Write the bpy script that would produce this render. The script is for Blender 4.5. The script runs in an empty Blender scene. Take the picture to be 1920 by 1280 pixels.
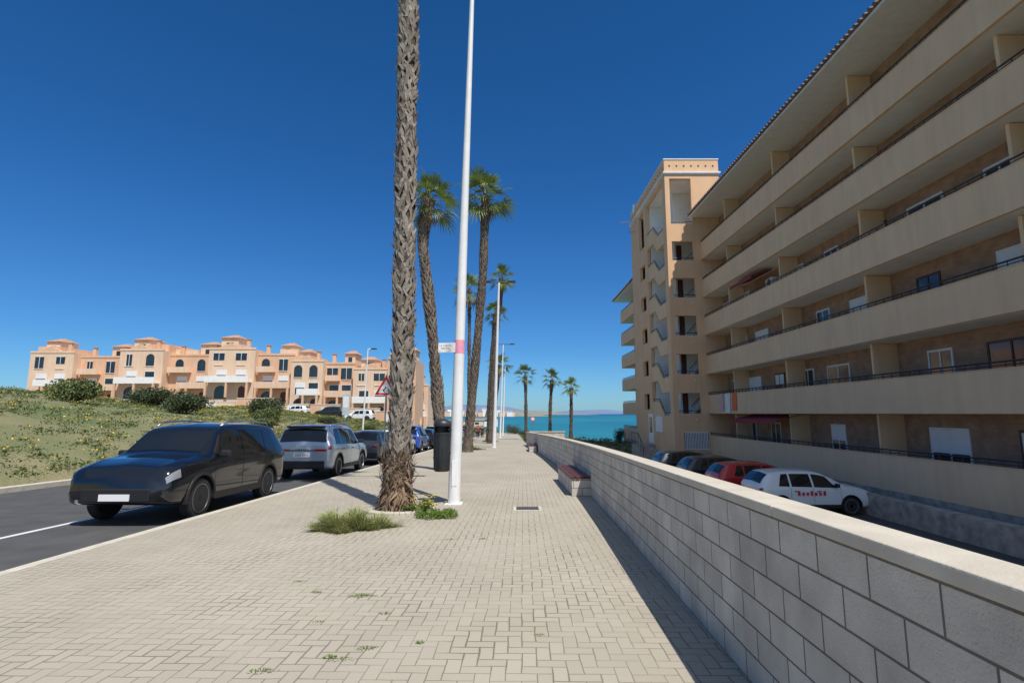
import bpy, bmesh, math, random
import numpy as np
from mathutils import Vector, Matrix
R=math.radians; PI=math.pi
scene=bpy.context.scene; COL=scene.collection
rng=random.Random(7)
F=980.0; PITCH=math.atan(135/F); EYE=1.55; SL=0.0245
sp_,cp_=math.sin(PITCH),math.cos(PITCH)
def gz(y): return -SL*y
def ray(px,py):
    u=(px-960)/F; v=(640-py)/F
    return u, cp_-v*sp_, sp_+v*cp_
def P(px,py,Y):
    a,b,c=ray(px,py); t=Y/b
    return Vector((a*t,Y,EYE+c*t))
def G(px,py):
    a,b,c=ray(px,py); t=-EYE/(c+SL*b)
    return Vector((a*t,b*t,EYE+c*t))
# ---------------------------------------------------------------- materials
def nt(m):
    m.use_nodes=True; return m.node_tree
def M(name,c1,c2=None,scale=4,rough=.75,bump=0,bscale=None,metal=0,island=0,coat=0,spec=.5,detail=4,dist=.02,stain=0,translucent=0):
    m=bpy.data.materials.new(name); t=nt(m); N=t.nodes; L=t.links
    b=N['Principled BSDF']; b.inputs['Roughness'].default_value=rough; b.inputs['Metallic'].default_value=metal
    b.inputs['Coat Weight'].default_value=coat; b.inputs['Specular IOR Level'].default_value=spec
    c1=(*c1,1); c2=(*(c2 or c1[:3]),1)
    tc=N.new('ShaderNodeTexCoord'); colout=None
    if c1!=c2:
        mx=N.new('ShaderNodeMix'); mx.data_type='RGBA'; mx.inputs[6].default_value=c1; mx.inputs[7].default_value=c2
        nz=N.new('ShaderNodeTexNoise'); nz.inputs['Scale'].default_value=scale; nz.inputs['Detail'].default_value=detail
        L.new(tc.outputs['Object'],nz.inputs['Vector'])
        mr=N.new('ShaderNodeMapRange'); mr.inputs[1].default_value=.32; mr.inputs[2].default_value=.68
        L.new(nz.outputs['Fac'],mr.inputs[0])
        if island:
            ge=N.new('ShaderNodeNewGeometry'); mm=N.new('ShaderNodeMath'); mm.operation='MULTIPLY'; mm.inputs[1].default_value=island
            L.new(ge.outputs['Random Per Island'],mm.inputs[0])
            m2=N.new('ShaderNodeMath'); m2.operation='MULTIPLY'; m2.inputs[1].default_value=1-island
            L.new(mr.outputs[0],m2.inputs[0])
            ad=N.new('ShaderNodeMath'); ad.operation='ADD'; L.new(mm.outputs[0],ad.inputs[0]); L.new(m2.outputs[0],ad.inputs[1])
            L.new(ad.outputs[0],mx.inputs[0])
        else: L.new(mr.outputs[0],mx.inputs[0])
        colout=mx.outputs[2]
        if stain:
            mp=N.new('ShaderNodeMapping'); mp.inputs['Scale'].default_value=(1.6,1.6,.18); L.new(tc.outputs['Object'],mp.inputs['Vector'])
            n3=N.new('ShaderNodeTexNoise'); n3.inputs['Scale'].default_value=2; n3.inputs['Detail'].default_value=6; L.new(mp.outputs[0],n3.inputs['Vector'])
            r3=N.new('ShaderNodeMapRange'); r3.inputs[1].default_value=.35; r3.inputs[2].default_value=.6; r3.inputs[3].default_value=1-stain; r3.inputs[4].default_value=1; L.new(n3.outputs[0],r3.inputs[0])
            vs=N.new('ShaderNodeVectorMath'); vs.operation='SCALE'; L.new(colout,vs.inputs[0]); L.new(r3.outputs[0],vs.inputs['Scale']); colout=vs.outputs[0]
        L.new(colout,b.inputs['Base Color'])
    else: b.inputs['Base Color'].default_value=c1
    if bump:
        n2=N.new('ShaderNodeTexNoise'); n2.inputs['Scale'].default_value=bscale or scale*4; n2.inputs['Detail'].default_value=6
        L.new(tc.outputs['Object'],n2.inputs['Vector'])
        bp=N.new('ShaderNodeBump'); bp.inputs['Strength'].default_value=bump; bp.inputs['Distance'].default_value=dist
        L.new(n2.outputs['Fac'],bp.inputs['Height']); L.new(bp.outputs[0],b.inputs['Normal'])
    if translucent and colout:
        tr=N.new('ShaderNodeBsdfTranslucent'); L.new(colout,tr.inputs[0]); ms=N.new('ShaderNodeMixShader'); ms.inputs[0].default_value=translucent
        L.new(b.outputs[0],ms.inputs[1]); L.new(tr.outputs[0],ms.inputs[2]); L.new(ms.outputs[0],N['Material Output'].inputs[0])
    return m
MT={}
MT['white']=M('white_paint',(.80,.80,.79),(.72,.72,.71),3,.45)
MT['offwhite']=M('off_white_plaster',(.85,.84,.81),(.78,.76,.73),2,.8)
MT['peach']=M('peach_render',(.80,.51,.30),(.75,.465,.27),.8,.85,.12,30,stain=.07)
MT['peach2']=M('peach_render_balcony',(.83,.57,.345),(.78,.52,.31),.7,.85,.08,30,stain=.07)
MT['housepeach']=M('house_render',(.76,.48,.31),(.70,.43,.27),.5,.85,stain=.1)
MT['housepale']=M('house_pale_render',(.80,.58,.415),(.74,.52,.36),.5,.85,stain=.1)
MT['darkmetal']=M('dark_metal',(.03,.03,.032),None,4,.4)
MT['bin']=M('dark_grey_plastic',(.018,.021,.024),(.03,.033,.036),6,.42)
MT['glass']=M('window_glass',(.012,.016,.02),(.03,.035,.04),1.2,.08,spec=.8)
MT['carglass']=M('car_glass',(.008,.01,.012),None,1,.04,spec=.7)
MT['rubber']=M('tyre_rubber',(.015,.015,.016),(.025,.025,.025),20,.8)
MT['rim']=M('alloy_rim',(.42,.43,.45),None,4,.3,metal=.85)
MT['rimdark']=M('grey_alloy_rim',(.2,.2,.21),None,4,.35,metal=.8)
MT['black']=M('black_trim',(.012,.012,.013),None,4,.55)
MT['redlens']=M('red_lens',(.35,.01,.01),None,4,.15,coat=.6)
MT['clearlens']=M('clear_lens',(.25,.27,.29),None,4,.08,coat=1)
MT['plate']=M('plate_white',(.75,.75,.75),None,4,.5)
MT['ink']=M('black_ink',(.01,.01,.01),None,4,.6)
MT['trunk']=M('palm_core',(.12,.088,.065),(.04,.03,.023),14,.95,.8,40)
MT['boot']=M('palm_leaf_base',(.44,.385,.32),(.12,.092,.07),5,.95,.7,70,island=.62)
MT['bootfar']=M('palm_leaf_base_brown',(.28,.23,.18),(.10,.075,.055),5,.95,.5,40,island=.65)
MT['fibre']=M('palm_fibre',(.30,.205,.13),(.06,.036,.02),6,.95,.5,60,island=.7)
MT['frond']=M('palm_frond',(.23,.29,.07),(.06,.105,.02),1.5,.5,island=.6,translucent=.3)
MT['frond_dry']=M('palm_frond_dry',(.40,.31,.17),(.18,.13,.07),2,.8,island=.6)
MT['petiole']=M('palm_petiole',(.22,.23,.07),(.14,.14,.04),2,.6)
MT['leaf']=M('shrub_leaf',(.15,.18,.05),(.045,.07,.02),1.2,.7,island=.6)
MT['leafdark']=M('dark_shrub_leaf',(.075,.10,.035),(.02,.035,.01),1.2,.7,island=.6)
MT['grassdry']=M('dry_grass',(.46,.45,.19),(.18,.24,.065),1,.8,island=.75,translucent=.25)
MT['herb']=M('herb_leaf',(.22,.31,.05),(.07,.14,.025),1,.6,island=.7,translucent=.25)
MT['yellow']=M('yellow_petal',(.75,.5,.02),None,1,.6)
MT['curb']=M('cream_concrete',(.60,.55,.45),(.48,.44,.36),6,.85,.2,60)
MT['asphalt']=M('asphalt',(.085,.083,.08),(.06,.06,.06),2,.9,.3,120)
MT['lotasphalt']=M('lot_asphalt',(.10,.095,.09),(.07,.068,.065),1,.9,.3,90)
MT['soil']=M('scrub_soil',(.24,.21,.11),(.11,.14,.05),.25,.95,.6,6,detail=8,dist=.15)
MT['dirt']=M('planter_soil',(.20,.14,.09),(.11,.08,.05),9,.95,.5,40)
MT['wood']=M('dark_red_wood',(.13,.038,.03),(.07,.02,.017),5,.5,.2,20)
MT['cap']=M('cream_coping',(.58,.53,.43),(.49,.44,.35),3,.8,.2,60,stain=.08)
MT['tile']=M('roof_tile',(.50,.30,.19),(.36,.21,.13),3,.85,.4,14)
MT['tiledark']=M('brown_roof_tile',(.20,.13,.10),(.13,.08,.06),3,.85,.4,14)
MT['stone']=M('stone_cladding',(.50,.44,.36),(.28,.235,.19),3.5,.9,.6,9)
MT['maroon']=M('maroon_canvas',(.26,.035,.04),None,2,.8)
MT['orange']=M('orange_towel',(.80,.18,.06),None,2,.9)
MT['redwhite']=M('patterned_towel',(.78,.73,.70),(.50,.14,.14),16,.9)
MT['signred']=M('sign_red',(.65,.02,.02),None,2,.45)
MT['pink']=M('pink_sticker',(.85,.36,.45),(.80,.27,.38),14,.6)
MT['infoblue']=M('info_panel',(.35,.45,.5),(.55,.6,.6),1.5,.4)
MT['hills']=M('hazy_hill',(.14,.20,.33),(.17,.22,.34),.002,1,spec=0)  # blue haze of distance painted into the hills' base colour
MT['coast']=M('far_coast',(.18,.20,.18),(.27,.26,.22),.02,1,spec=0)
MT['skin']=M('skin',(.45,.28,.2),None,2,.6)
MT['iron']=M('iron_grille',(.055,.052,.055),(.09,.08,.08),20,.6)
def paint(name,c,metal=.3,rough=.28): return M(name,c,None,4,rough,metal=metal,coat=.8)
PT=dict(silver=paint('silver_paint',(.40,.46,.54),.35,.3),black=paint('black_paint',(.006,.007,.010),.1,.12),grey=paint('grey_paint',(.14,.145,.15),.4),
  blue=paint('blue_paint',(.012,.09,.45),.2),white=paint('white_car_paint',(.76,.77,.78),0),red=paint('red_paint',(.50,.015,.02),.0),dark=paint('dark_blue_grey_paint',(.02,.028,.035),.3))
def paver_mat():
    m=bpy.data.materials.new('herringbone_pavers'); t=nt(m); N=t.nodes; L=t.links; b=N['Principled BSDF']; b.inputs['Roughness'].default_value=.88
    def mt(op,a,bb=None,c=None):
        n=N.new('ShaderNodeMath'); n.operation=op
        for i,x in enumerate((a,bb,c)):
            if x is None: continue
            if isinstance(x,(int,float)): n.inputs[i].default_value=x
            else: L.new(x,n.inputs[i])
        return n.outputs[0]
    tc=N.new('ShaderNodeTexCoord')
    wn=N.new('ShaderNodeTexNoise'); wn.inputs['Scale'].default_value=3; L.new(tc.outputs['Object'],wn.inputs['Vector'])
    mp=N.new('ShaderNodeMapping'); mp.inputs['Rotation'].default_value=(0,0,R(1.2)); L.new(tc.outputs['Object'],mp.inputs['Vector'])
    va=N.new('ShaderNodeVectorMath'); va.operation='MULTIPLY_ADD'; va.inputs[1].default_value=(.03,.03,0)
    L.new(wn.outputs['Color'],va.inputs[0]); L.new(mp.outputs[0],va.inputs[2])
    sx=N.new('ShaderNodeSeparateXYZ'); L.new(va.outputs[0],sx.inputs[0])
    w=.1
    x=mt('DIVIDE',sx.outputs[0],w); y=mt('DIVIDE',sx.outputs[1],w)
    i=mt('FLOOR',x); j=mt('FLOOR',y); fx=mt('SUBTRACT',x,i); fy=mt('SUBTRACT',y,j)
    k=mt('FLOORED_MODULO',mt('SUBTRACT',i,j),4)
    def eq(v): return mt('COMPARE',k,v,.1)
    e0,e1,e2,e3=eq(0),eq(1),eq(2),eq(3)
    ix=mt('SUBTRACT',1,fx); iy=mt('SUBTRACT',1,fy)
    dl=mt('ADD',fx,e1); dr=mt('ADD',ix,e0); db=mt('ADD',fy,e2); dt=mt('ADD',iy,e3)
    d=mt('MINIMUM',mt('MINIMUM',dl,dr),mt('MINIMUM',db,dt))
    cx=mt('SUBTRACT',i,e1); cy=mt('SUBTRACT',j,e2)
    cb=N.new('ShaderNodeCombineXYZ'); L.new(cx,cb.inputs[0]); L.new(cy,cb.inputs[1])
    wh=N.new('ShaderNodeTexWhiteNoise'); L.new(cb.outputs[0],wh.inputs['Vector'])
    n1=N.new('ShaderNodeTexNoise'); n1.inputs['Scale'].default_value=.5; n1.inputs['Detail'].default_value=6; L.new(tc.outputs['Object'],n1.inputs['Vector'])
    n2=N.new('ShaderNodeTexNoise'); n2.inputs['Scale'].default_value=120; n2.inputs['Detail'].default_value=4; L.new(tc.outputs['Object'],n2.inputs['Vector'])
    n3=N.new('ShaderNodeTexNoise'); n3.inputs['Scale'].default_value=1.7; n3.inputs['Detail'].default_value=7; L.new(tc.outputs['Object'],n3.inputs['Vector'])
    v=mt('ADD',mt('MULTIPLY',wh.outputs[0],.16),mt('ADD',mt('MULTIPLY',n1.outputs[0],.85),mt('MULTIPLY',n2.outputs[0],.35)))
    cr=N.new('ShaderNodeMapRange'); cr.inputs[1].default_value=.35; cr.inputs[2].default_value=1.05; L.new(v,cr.inputs[0])
    mx=N.new('ShaderNodeMix'); mx.data_type='RGBA'; mx.inputs[6].default_value=(.325,.29,.222,1); mx.inputs[7].default_value=(.455,.41,.325,1); L.new(cr.outputs[0],mx.inputs[0])
    n4=N.new('ShaderNodeMapRange'); n4.inputs[1].default_value=.40; n4.inputs[2].default_value=.70; n4.inputs[3].default_value=.008; n4.inputs[4].default_value=.08; L.new(n3.outputs[0],n4.inputs[0])
    jr=N.new('ShaderNodeMapRange'); L.new(d,jr.inputs[0]); L.new(mt('MULTIPLY',n4.outputs[0],.4),jr.inputs[1]); L.new(mt('ADD',n4.outputs[0],.03),jr.inputs[2])
    jc=N.new('ShaderNodeMix'); jc.data_type='RGBA'; jc.inputs[6].default_value=(.24,.205,.15,1); jc.inputs[7].default_value=(.13,.108,.075,1); L.new(n3.outputs[0],jc.inputs[0])
    m3=N.new('ShaderNodeMix'); m3.data_type='RGBA'; L.new(jc.outputs[2],m3.inputs[6]); L.new(mx.outputs[2],m3.inputs[7]); L.new(jr.outputs[0],m3.inputs[0])
    L.new(m3.outputs[2],b.inputs['Base Color'])
    hb=mt('ADD',jr.outputs[0],mt('ADD',mt('MULTIPLY',n2.outputs[0],.3),mt('MULTIPLY',wh.outputs[0],.3)))
    bp=N.new('ShaderNodeBump'); bp.inputs['Strength'].default_value=.5; bp.inputs['Distance'].default_value=.005; L.new(hb,bp.inputs['Height']); L.new(bp.outputs[0],b.inputs['Normal'])
    return m
def brick_mat(name,c1,c2,cm,bw,rh,mort,shear=0,rough=.85,off=0):
    m=bpy.data.materials.new(name); t=nt(m); N=t.nodes; L=t.links; b=N['Principled BSDF']; b.inputs['Roughness'].default_value=rough
    ge=N.new('ShaderNodeNewGeometry'); sx=N.new('ShaderNodeSeparateXYZ'); L.new(ge.outputs['Position'],sx.inputs[0])
    ma=N.new('ShaderNodeMath'); ma.operation='MULTIPLY_ADD'; ma.inputs[1].default_value=shear; L.new(sx.outputs[1],ma.inputs[0]); L.new(sx.outputs[2],ma.inputs[2])
    mo=N.new('ShaderNodeMath'); mo.operation='ADD'; mo.inputs[1].default_value=off; L.new(ma.outputs[0],mo.inputs[0])
    cb=N.new('ShaderNodeCombineXYZ')
    ad=N.new('ShaderNodeMath'); ad.operation='ADD'; L.new(sx.outputs[0],ad.inputs[0]); L.new(sx.outputs[1],ad.inputs[1])
    L.new(ad.outputs[0],cb.inputs[0]); L.new(mo.outputs[0],cb.inputs[1])
    br=N.new('ShaderNodeTexBrick'); br.offset=.5; br.inputs['Scale'].default_value=1; br.inputs['Brick Width'].default_value=bw; br.inputs['Row Height'].default_value=rh
    br.inputs['Mortar Size'].default_value=mort; br.inputs['Mortar Smooth'].default_value=.3; br.inputs['Color1'].default_value=(*c1,1); br.inputs['Color2'].default_value=(*c2,1); br.inputs['Mortar'].default_value=(*cm,1)
    L.new(cb.outputs[0],br.inputs['Vector'])
    nz=N.new('ShaderNodeTexNoise'); nz.inputs['Scale'].default_value=2.5; nz.inputs['Detail'].default_value=8; L.new(ge.outputs['Position'],nz.inputs['Vector'])
    n2=N.new('ShaderNodeTexNoise'); n2.inputs['Scale'].default_value=90; n2.inputs['Detail'].default_value=4; L.new(ge.outputs['Position'],n2.inputs['Vector'])
    mr=N.new('ShaderNodeMapRange'); mr.inputs[1].default_value=.3; mr.inputs[2].default_value=.7; mr.inputs[3].default_value=.74; mr.inputs[4].default_value=1.12; L.new(nz.outputs[0],mr.inputs[0])
    vm=N.new('ShaderNodeVectorMath'); vm.operation='SCALE'; L.new(br.outputs['Color'],vm.inputs[0]); L.new(mr.outputs[0],vm.inputs['Scale'])
    L.new(vm.outputs[0],b.inputs['Base Color'])
    m1=N.new('ShaderNodeMath'); m1.operation='MULTIPLY_ADD'; m1.inputs[1].default_value=.9; L.new(n2.outputs[0],m1.inputs[0])
    iv=N.new('ShaderNodeMath'); iv.operation='SUBTRACT'; iv.inputs[0].default_value=1; L.new(br.outputs['Fac'],iv.inputs[1]); L.new(iv.outputs[0],m1.inputs[2])
    bp=N.new('ShaderNodeBump'); bp.inputs['Strength'].default_value=.9; bp.inputs['Distance'].default_value=.012; L.new(m1.outputs[0],bp.inputs['Height']); L.new(bp.outputs[0],b.inputs['Normal'])
    return m
MT['paver']=paver_mat()
MT['block']=brick_mat('cream_split_blocks',(.55,.505,.425),(.66,.61,.52),(.17,.15,.12),.4,.175,.006,SL)
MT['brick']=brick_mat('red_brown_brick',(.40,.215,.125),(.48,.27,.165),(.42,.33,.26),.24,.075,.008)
def sea_mat():
    m=bpy.data.materials.new('sea_water'); t=nt(m); N=t.nodes; L=t.links; b=N['Principled BSDF']; b.inputs['Roughness'].default_value=.35; b.inputs['Specular IOR Level'].default_value=.25
    ge=N.new('ShaderNodeNewGeometry'); sx=N.new('ShaderNodeSeparateXYZ'); L.new(ge.outputs['Position'],sx.inputs[0])
    mp=N.new('ShaderNodeMapping'); mp.inputs['Scale'].default_value=(.006,.0022,1); L.new(ge.outputs['Position'],mp.inputs['Vector'])
    nz=N.new('ShaderNodeTexNoise'); nz.inputs['Scale'].default_value=1; nz.inputs['Detail'].default_value=6; L.new(mp.outputs[0],nz.inputs['Vector'])
    mr=N.new('ShaderNodeMapRange'); mr.inputs[1].default_value=.35; mr.inputs[2].default_value=.65; L.new(nz.outputs[0],mr.inputs[0])
    mx=N.new('ShaderNodeMix'); mx.data_type='RGBA'; mx.inputs[6].default_value=(.008,.135,.175,1); mx.inputs[7].default_value=(.02,.21,.225,1); L.new(mr.outputs[0],mx.inputs[0])
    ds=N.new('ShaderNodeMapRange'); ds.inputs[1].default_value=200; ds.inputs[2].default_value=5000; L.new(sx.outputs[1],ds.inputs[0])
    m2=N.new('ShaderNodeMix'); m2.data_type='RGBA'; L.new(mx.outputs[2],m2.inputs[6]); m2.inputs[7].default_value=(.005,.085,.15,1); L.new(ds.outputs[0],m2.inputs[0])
    L.new(m2.outputs[2],b.inputs['Base Color'])
    n2=N.new('ShaderNodeTexNoise'); n2.inputs['Scale'].default_value=.25; n2.inputs['Detail'].default_value=6; L.new(ge.outputs['Position'],n2.inputs['Vector'])
    bp=N.new('ShaderNodeBump'); bp.inputs['Strength'].default_value=.5; bp.inputs['Distance'].default_value=.5; L.new(n2.outputs[0],bp.inputs['Height']); L.new(bp.outputs[0],b.inputs['Normal'])
    return m
MT['sea']=sea_mat()
# ---------------------------------------------------------------- mesh helpers
ORG={}
class MB:
    def __init__(s): s.v=[]; s.f=[]; s.m=[]
    def add(s,vs,fs,mi=0):
        o=len(s.v); s.v+= [tuple(v) for v in vs]; s.f+=[tuple(o+i for i in f) for f in fs]; s.m+=[mi]*len(fs); return s
    def box(s,x0,x1,y0,y1,z0,z1,mi=0):
        return s.add([(x0,y0,z0),(x1,y0,z0),(x1,y1,z0),(x0,y1,z0),(x0,y0,z1),(x1,y0,z1),(x1,y1,z1),(x0,y1,z1)],
          [(0,3,2,1),(4,5,6,7),(0,1,5,4),(1,2,6,5),(2,3,7,6),(3,0,4,7)],mi)
    def sbox(s,x0,x1,y0,y1,h0,h1):
        a,b=gz(y0),gz(y1)
        return s.add([(x0,y0,a+h0),(x1,y0,a+h0),(x1,y1,b+h0),(x0,y1,b+h0),(x0,y0,a+h1),(x1,y0,a+h1),(x1,y1,b+h1),(x0,y1,b+h1)],
          [(0,3,2,1),(4,5,6,7),(0,1,5,4),(1,2,6,5),(2,3,7,6),(3,0,4,7)])
    def prism(s,poly,a,b,axis='x',mi=0):
        n=len(poly)
        def mk(p,c): return (c,p[0],p[1]) if axis=='x' else ((p[0],c,p[1]) if axis=='y' else (p[0],p[1],c))
        vs=[mk(p,a) for p in poly]+[mk(p,b) for p in poly]
        fs=[tuple(range(n)),tuple(range(2*n-1,n-1,-1))]+[(i,i+n,(i+1)%n+n,(i+1)%n) for i in range(n)]
        return s.add(vs,fs,mi)
    def tube(s,pts,rads,n=10,caps=True,mi=0,sy=1):
        pts=[Vector(p) for p in pts]
        if not hasattr(rads,'__len__'): rads=[rads]*len(pts)
        vs=[];fs=[]
        for i,p in enumerate(pts):
            d=(pts[min(i+1,len(pts)-1)]-pts[max(i-1,0)]).normalized()
            up=Vector((0,0,1)) if abs(d.z)<.9 else Vector((0,1,0))
            a=d.cross(up).normalized(); b=a.cross(d).normalized()
            for k in range(n):
                t=2*PI*k/n; vs.append(p+(a*math.cos(t)+b*math.sin(t)*sy)*rads[i])
        for i in range(len(pts)-1):
            for k in range(n):
                fs.append((i*n+k,i*n+(k+1)%n,(i+1)*n+(k+1)%n,(i+1)*n+k))
        if caps: fs.append(tuple(range(n-1,-1,-1))); fs.append(tuple(range((len(pts)-1)*n,len(pts)*n)))
        return s.add(vs,fs,mi)
    def lathe(s,prof,c=(0,0,0),n=24,axis='z',sx=1,sy=1,mi=0):
        vs=[];fs=[]
        for r,h in prof:
            for k in range(n):
                t=2*PI*k/n; a,b=r*math.cos(t)*sx,r*math.sin(t)*sy
                vs.append((c[0]+a,c[1]+b,c[2]+h) if axis=='z' else ((c[0]+h,c[1]+a,c[2]+b) if axis=='x' else (c[0]+a,c[1]+h,c[2]+b)))
        m=len(prof)
        for i in range(m-1):
            for k in range(n): fs.append((i*n+k,i*n+(k+1)%n,(i+1)*n+(k+1)%n,(i+1)*n+k))
        fs.append(tuple(range(n-1,-1,-1))); fs.append(tuple(range((m-1)*n,m*n)))
        return s.add(vs,fs,mi)
    def build(s,name,mats,parent=None,smooth=False,local=False,bevel=0,recalc=True):
        if not isinstance(mats,(list,tuple)): mats=[mats]
        me=bpy.data.meshes.new(name)
        o=ORG.get(parent.name,Vector((0,0,0))) if (parent and not local) else Vector((0,0,0))
        me.from_pydata([(v[0]-o[0],v[1]-o[1],v[2]-o[2]) for v in s.v],[],s.f)
        for m in mats: me.materials.append(MT[m] if isinstance(m,str) else m)
        if max(s.m or [0])>0: me.polygons.foreach_set('material_index',s.m)
        if recalc and len(s.f)<20000:
            bm=bmesh.new(); bm.from_mesh(me); bmesh.ops.recalc_face_normals(bm,faces=bm.faces); bm.to_mesh(me); bm.free()
        if smooth:
            me.polygons.foreach_set('use_smooth',[True]*len(me.polygons))
        me.update()
        ob=bpy.data.objects.new(name,me); COL.objects.link(ob)
        if smooth=='auto':
            try: me.set_sharp_from_angle(angle=R(35))
            except Exception: pass
        if parent: ob.parent=parent; ORG[ob.name]=ORG.get(parent.name,Vector((0,0,0)))
        if bevel:
            md=ob.modifiers.new('bevel','BEVEL'); md.width=bevel; md.segments=2; md.limit_method='ANGLE'
        return ob
def tag(o,label,cat,group=None):
    o['label']=label; o['category']=cat
    if group: o['group']=group
    return o
def thing(name,loc,label,cat,group=None):
    o=bpy.data.objects.new(name,None); COL.objects.link(o); o.location=loc; o.empty_display_size=.2; ORG[o.name]=Vector(loc)
    return tag(o,label,cat,group)
def struct(o,kind='structure'): o['kind']=kind; return o
def box(name,mat,parent,*a,**k): return MB().box(*a).build(name,mat,parent,**k)
def text_mesh(name,body,size,mat,parent,loc,rot=(PI/2,0,0),ext=.002,local=False):
    cu=bpy.data.curves.new('txt','FONT'); cu.body=body; cu.size=size; cu.extrude=ext; cu.align_x='CENTER'; cu.align_y='CENTER'; cu.resolution_u=2
    to=bpy.data.objects.new('txt',cu); COL.objects.link(to); bpy.context.view_layer.update()
    me=bpy.data.meshes.new_from_object(to.evaluated_get(bpy.context.evaluated_depsgraph_get()))
    bpy.data.objects.remove(to)
    me.materials.clear(); me.materials.append(MT[mat])
    ob=bpy.data.objects.new(name,me); COL.objects.link(ob); ob.parent=parent
    o=Vector((0,0,0)) if local or not parent else ORG.get(parent.name,Vector((0,0,0)))
    ob.location=Vector(loc)-o; ob.rotation_euler=rot; return ob
def copy_tree(o,parent=None):
    c=o.copy(); COL.objects.link(c)
    if parent: c.parent=parent
    for ch in list(o.children): copy_tree(ch,c)
    return c
# ---------------------------------------------------------------- setting
LOT=-2.0
EX=[-400,-60,-3,2.5,10.5,14,60]; EY=[900,300,160,120,69,62,60]
def H(x,y):
    g=gz(min(y,130)) if y>-60 else gz(-60)
    if x<=-13.2:
        d=-13.4-x; h=g+4.6*(1-math.exp(-max(d,0)/12)) if d>0 else g-.3
        h-=.08
        if y>110: h=h*(1-min((y-110)/150,1))+ (-3)*min((y-110)/150,1)
        h+=.25*math.sin(x*.31+y*.17)*min(max(d,0)/6,1)
    elif x<=1.9: h=g-.3
    else:
        a=min(max((y-48)/7,0),1); lot=LOT-.04
        h=lot*(1-a)+(g-.25)*a
        if a>0: h+=a*.18*math.sin(x*1.3+y*.4)
    ye=float(np.interp(x,EX,EY))
    if y>ye: h=h+(-14-h)*min((y-ye)/10,1)
    return h
xs=sorted(set([-900,-700,-500,-400,-300,-220,-160,-120,-95]+[-80+2*i for i in range(33)]+[-14.5,-13.8,-13.3,-13,-5,1.5,1.88,1.95,2.3]+[3+i for i in range(24)]+[30,36,44,55,70,100,160,300,600]))
ys=sorted(set([-80,-50,-30,-15,-5]+[2*i for i in range(23)]+[44+1.5*i for i in range(24)]+[80+4*i for i in range(25)]+[190,215,250,290,330,400,500,650,900,1200]))
mb=MB(); nx=len(xs)
mb.v=[(x,y,H(x,y)) for y in ys for x in xs]
for j in range(len(ys)-1):
    for i in range(nx-1): mb.f.append((j*nx+i,j*nx+i+1,(j+1)*nx+i+1,(j+1)*nx+i)); mb.m.append(0)
struct(mb.build('ground','soil',smooth=True,recalc=False))
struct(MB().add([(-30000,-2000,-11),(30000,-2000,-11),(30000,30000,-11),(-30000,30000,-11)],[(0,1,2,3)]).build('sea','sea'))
struct(MB().box(2.15,13.0,-6,36.0,LOT-.2,LOT).build('parking_lot','lotasphalt'))
mbm=MB()
for k in range(10): mbm.box(5.6,10.6,1+k*2.6+8,1.1+k*2.6+8,LOT,LOT+.004)
struct(mbm.build('parking_lines','white'))
ymax=132
WX=lambda y: float(np.interp(y,[-4,0,3.2,8,12.4,18,25,35,46],[1.15,1.32,1.46,1.66,1.80,1.86,1.80,1.56,1.2]))
mb=MB()
yy=[-4,0,3,6,9,12,15,18,21,25,30,35,40,46,60,80,100,ymax]
for a,b in zip(yy[:-1],yy[1:]):
    xa=WX(a)+.1 if a<46 else 1.3; xb=WX(b)+.1 if b<46 else 1.3
    mb.add([(-5.4,a,gz(a)),(xa,a,gz(a)),(xb,b,gz(b)),(-5.4,b,gz(b))],[(0,1,2,3)])
struct(mb.build('pavement','paver'))
mb=MB()
y=-4
while y<ymax: mb.sbox(-5.55,-5.402,y,y+.99,-.25,.004); y+=1
struct(mb.build('kerb','curb',bevel=.008))
mb=MB()
for a in range(-6,ymax,6): mb.add([(-13,a,gz(a)-.13),(-5.52,a,gz(a)-.13),(-5.52,a+6,gz(a+6)-.13),(-13,a+6,gz(a+6)-.13)],[(0,1,2,3)])
struct(mb.build('road','asphalt'))
mb=MB()
for a in range(-4,ymax,1): mb.sbox(-13.3,-12.98,a,a+.99,-.4,.0)
struct(mb.build('far_kerb','curb'))
mb=MB()
for a in range(-6,ymax,3):
    mb.sbox(-7.85,-7.75,a,a+3,-.135,-.126)
struct(mb.build('road_marking','white'))
def ridge(name,x0,x1,y,base,hf,n,mat,depth):
    mb=MB(); v=[]
    for i in range(n+1):
        x=x0+(x1-x0)*i/n; h=hf(x,i/n)
        v+=[(x,y,base-5),(x,y+depth*.3,base+h*.75),(x,y+depth*.6,base+h),(x,y+depth,base-5)]
    f=[]
    for i in range(n):
        for k in range(3): f.append((i*4+k,i*4+4+k,i*4+5+k,i*4+1+k))
    mb.add(v,f); return struct(mb.build(name,mat,smooth=True))
r2=random.Random(3); ph=[r2.uniform(0,6.28) for _ in range(12)]
def mh(x,t):
    s=sum(math.sin(x/ (260*1.7**k)+ph[k])*(.5+.3*k) for k in range(5))
    return 215+42*s
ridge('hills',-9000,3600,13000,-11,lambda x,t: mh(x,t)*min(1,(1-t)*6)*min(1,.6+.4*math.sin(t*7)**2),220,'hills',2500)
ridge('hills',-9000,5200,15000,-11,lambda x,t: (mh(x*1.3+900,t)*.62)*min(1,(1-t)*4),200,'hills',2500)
ridge('far_coast',-1800,190,2300,-11,lambda x,t: (30+7*math.sin(x/90)+5*math.sin(x/37+1))*min(1,(1-t)*9),120,'coast',500)
ridge('far_coast',-1500,900,5200,-11,lambda x,t: (34+9*math.sin(x/120))*min(1,(1-t)*5),120,'coast',700)
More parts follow.
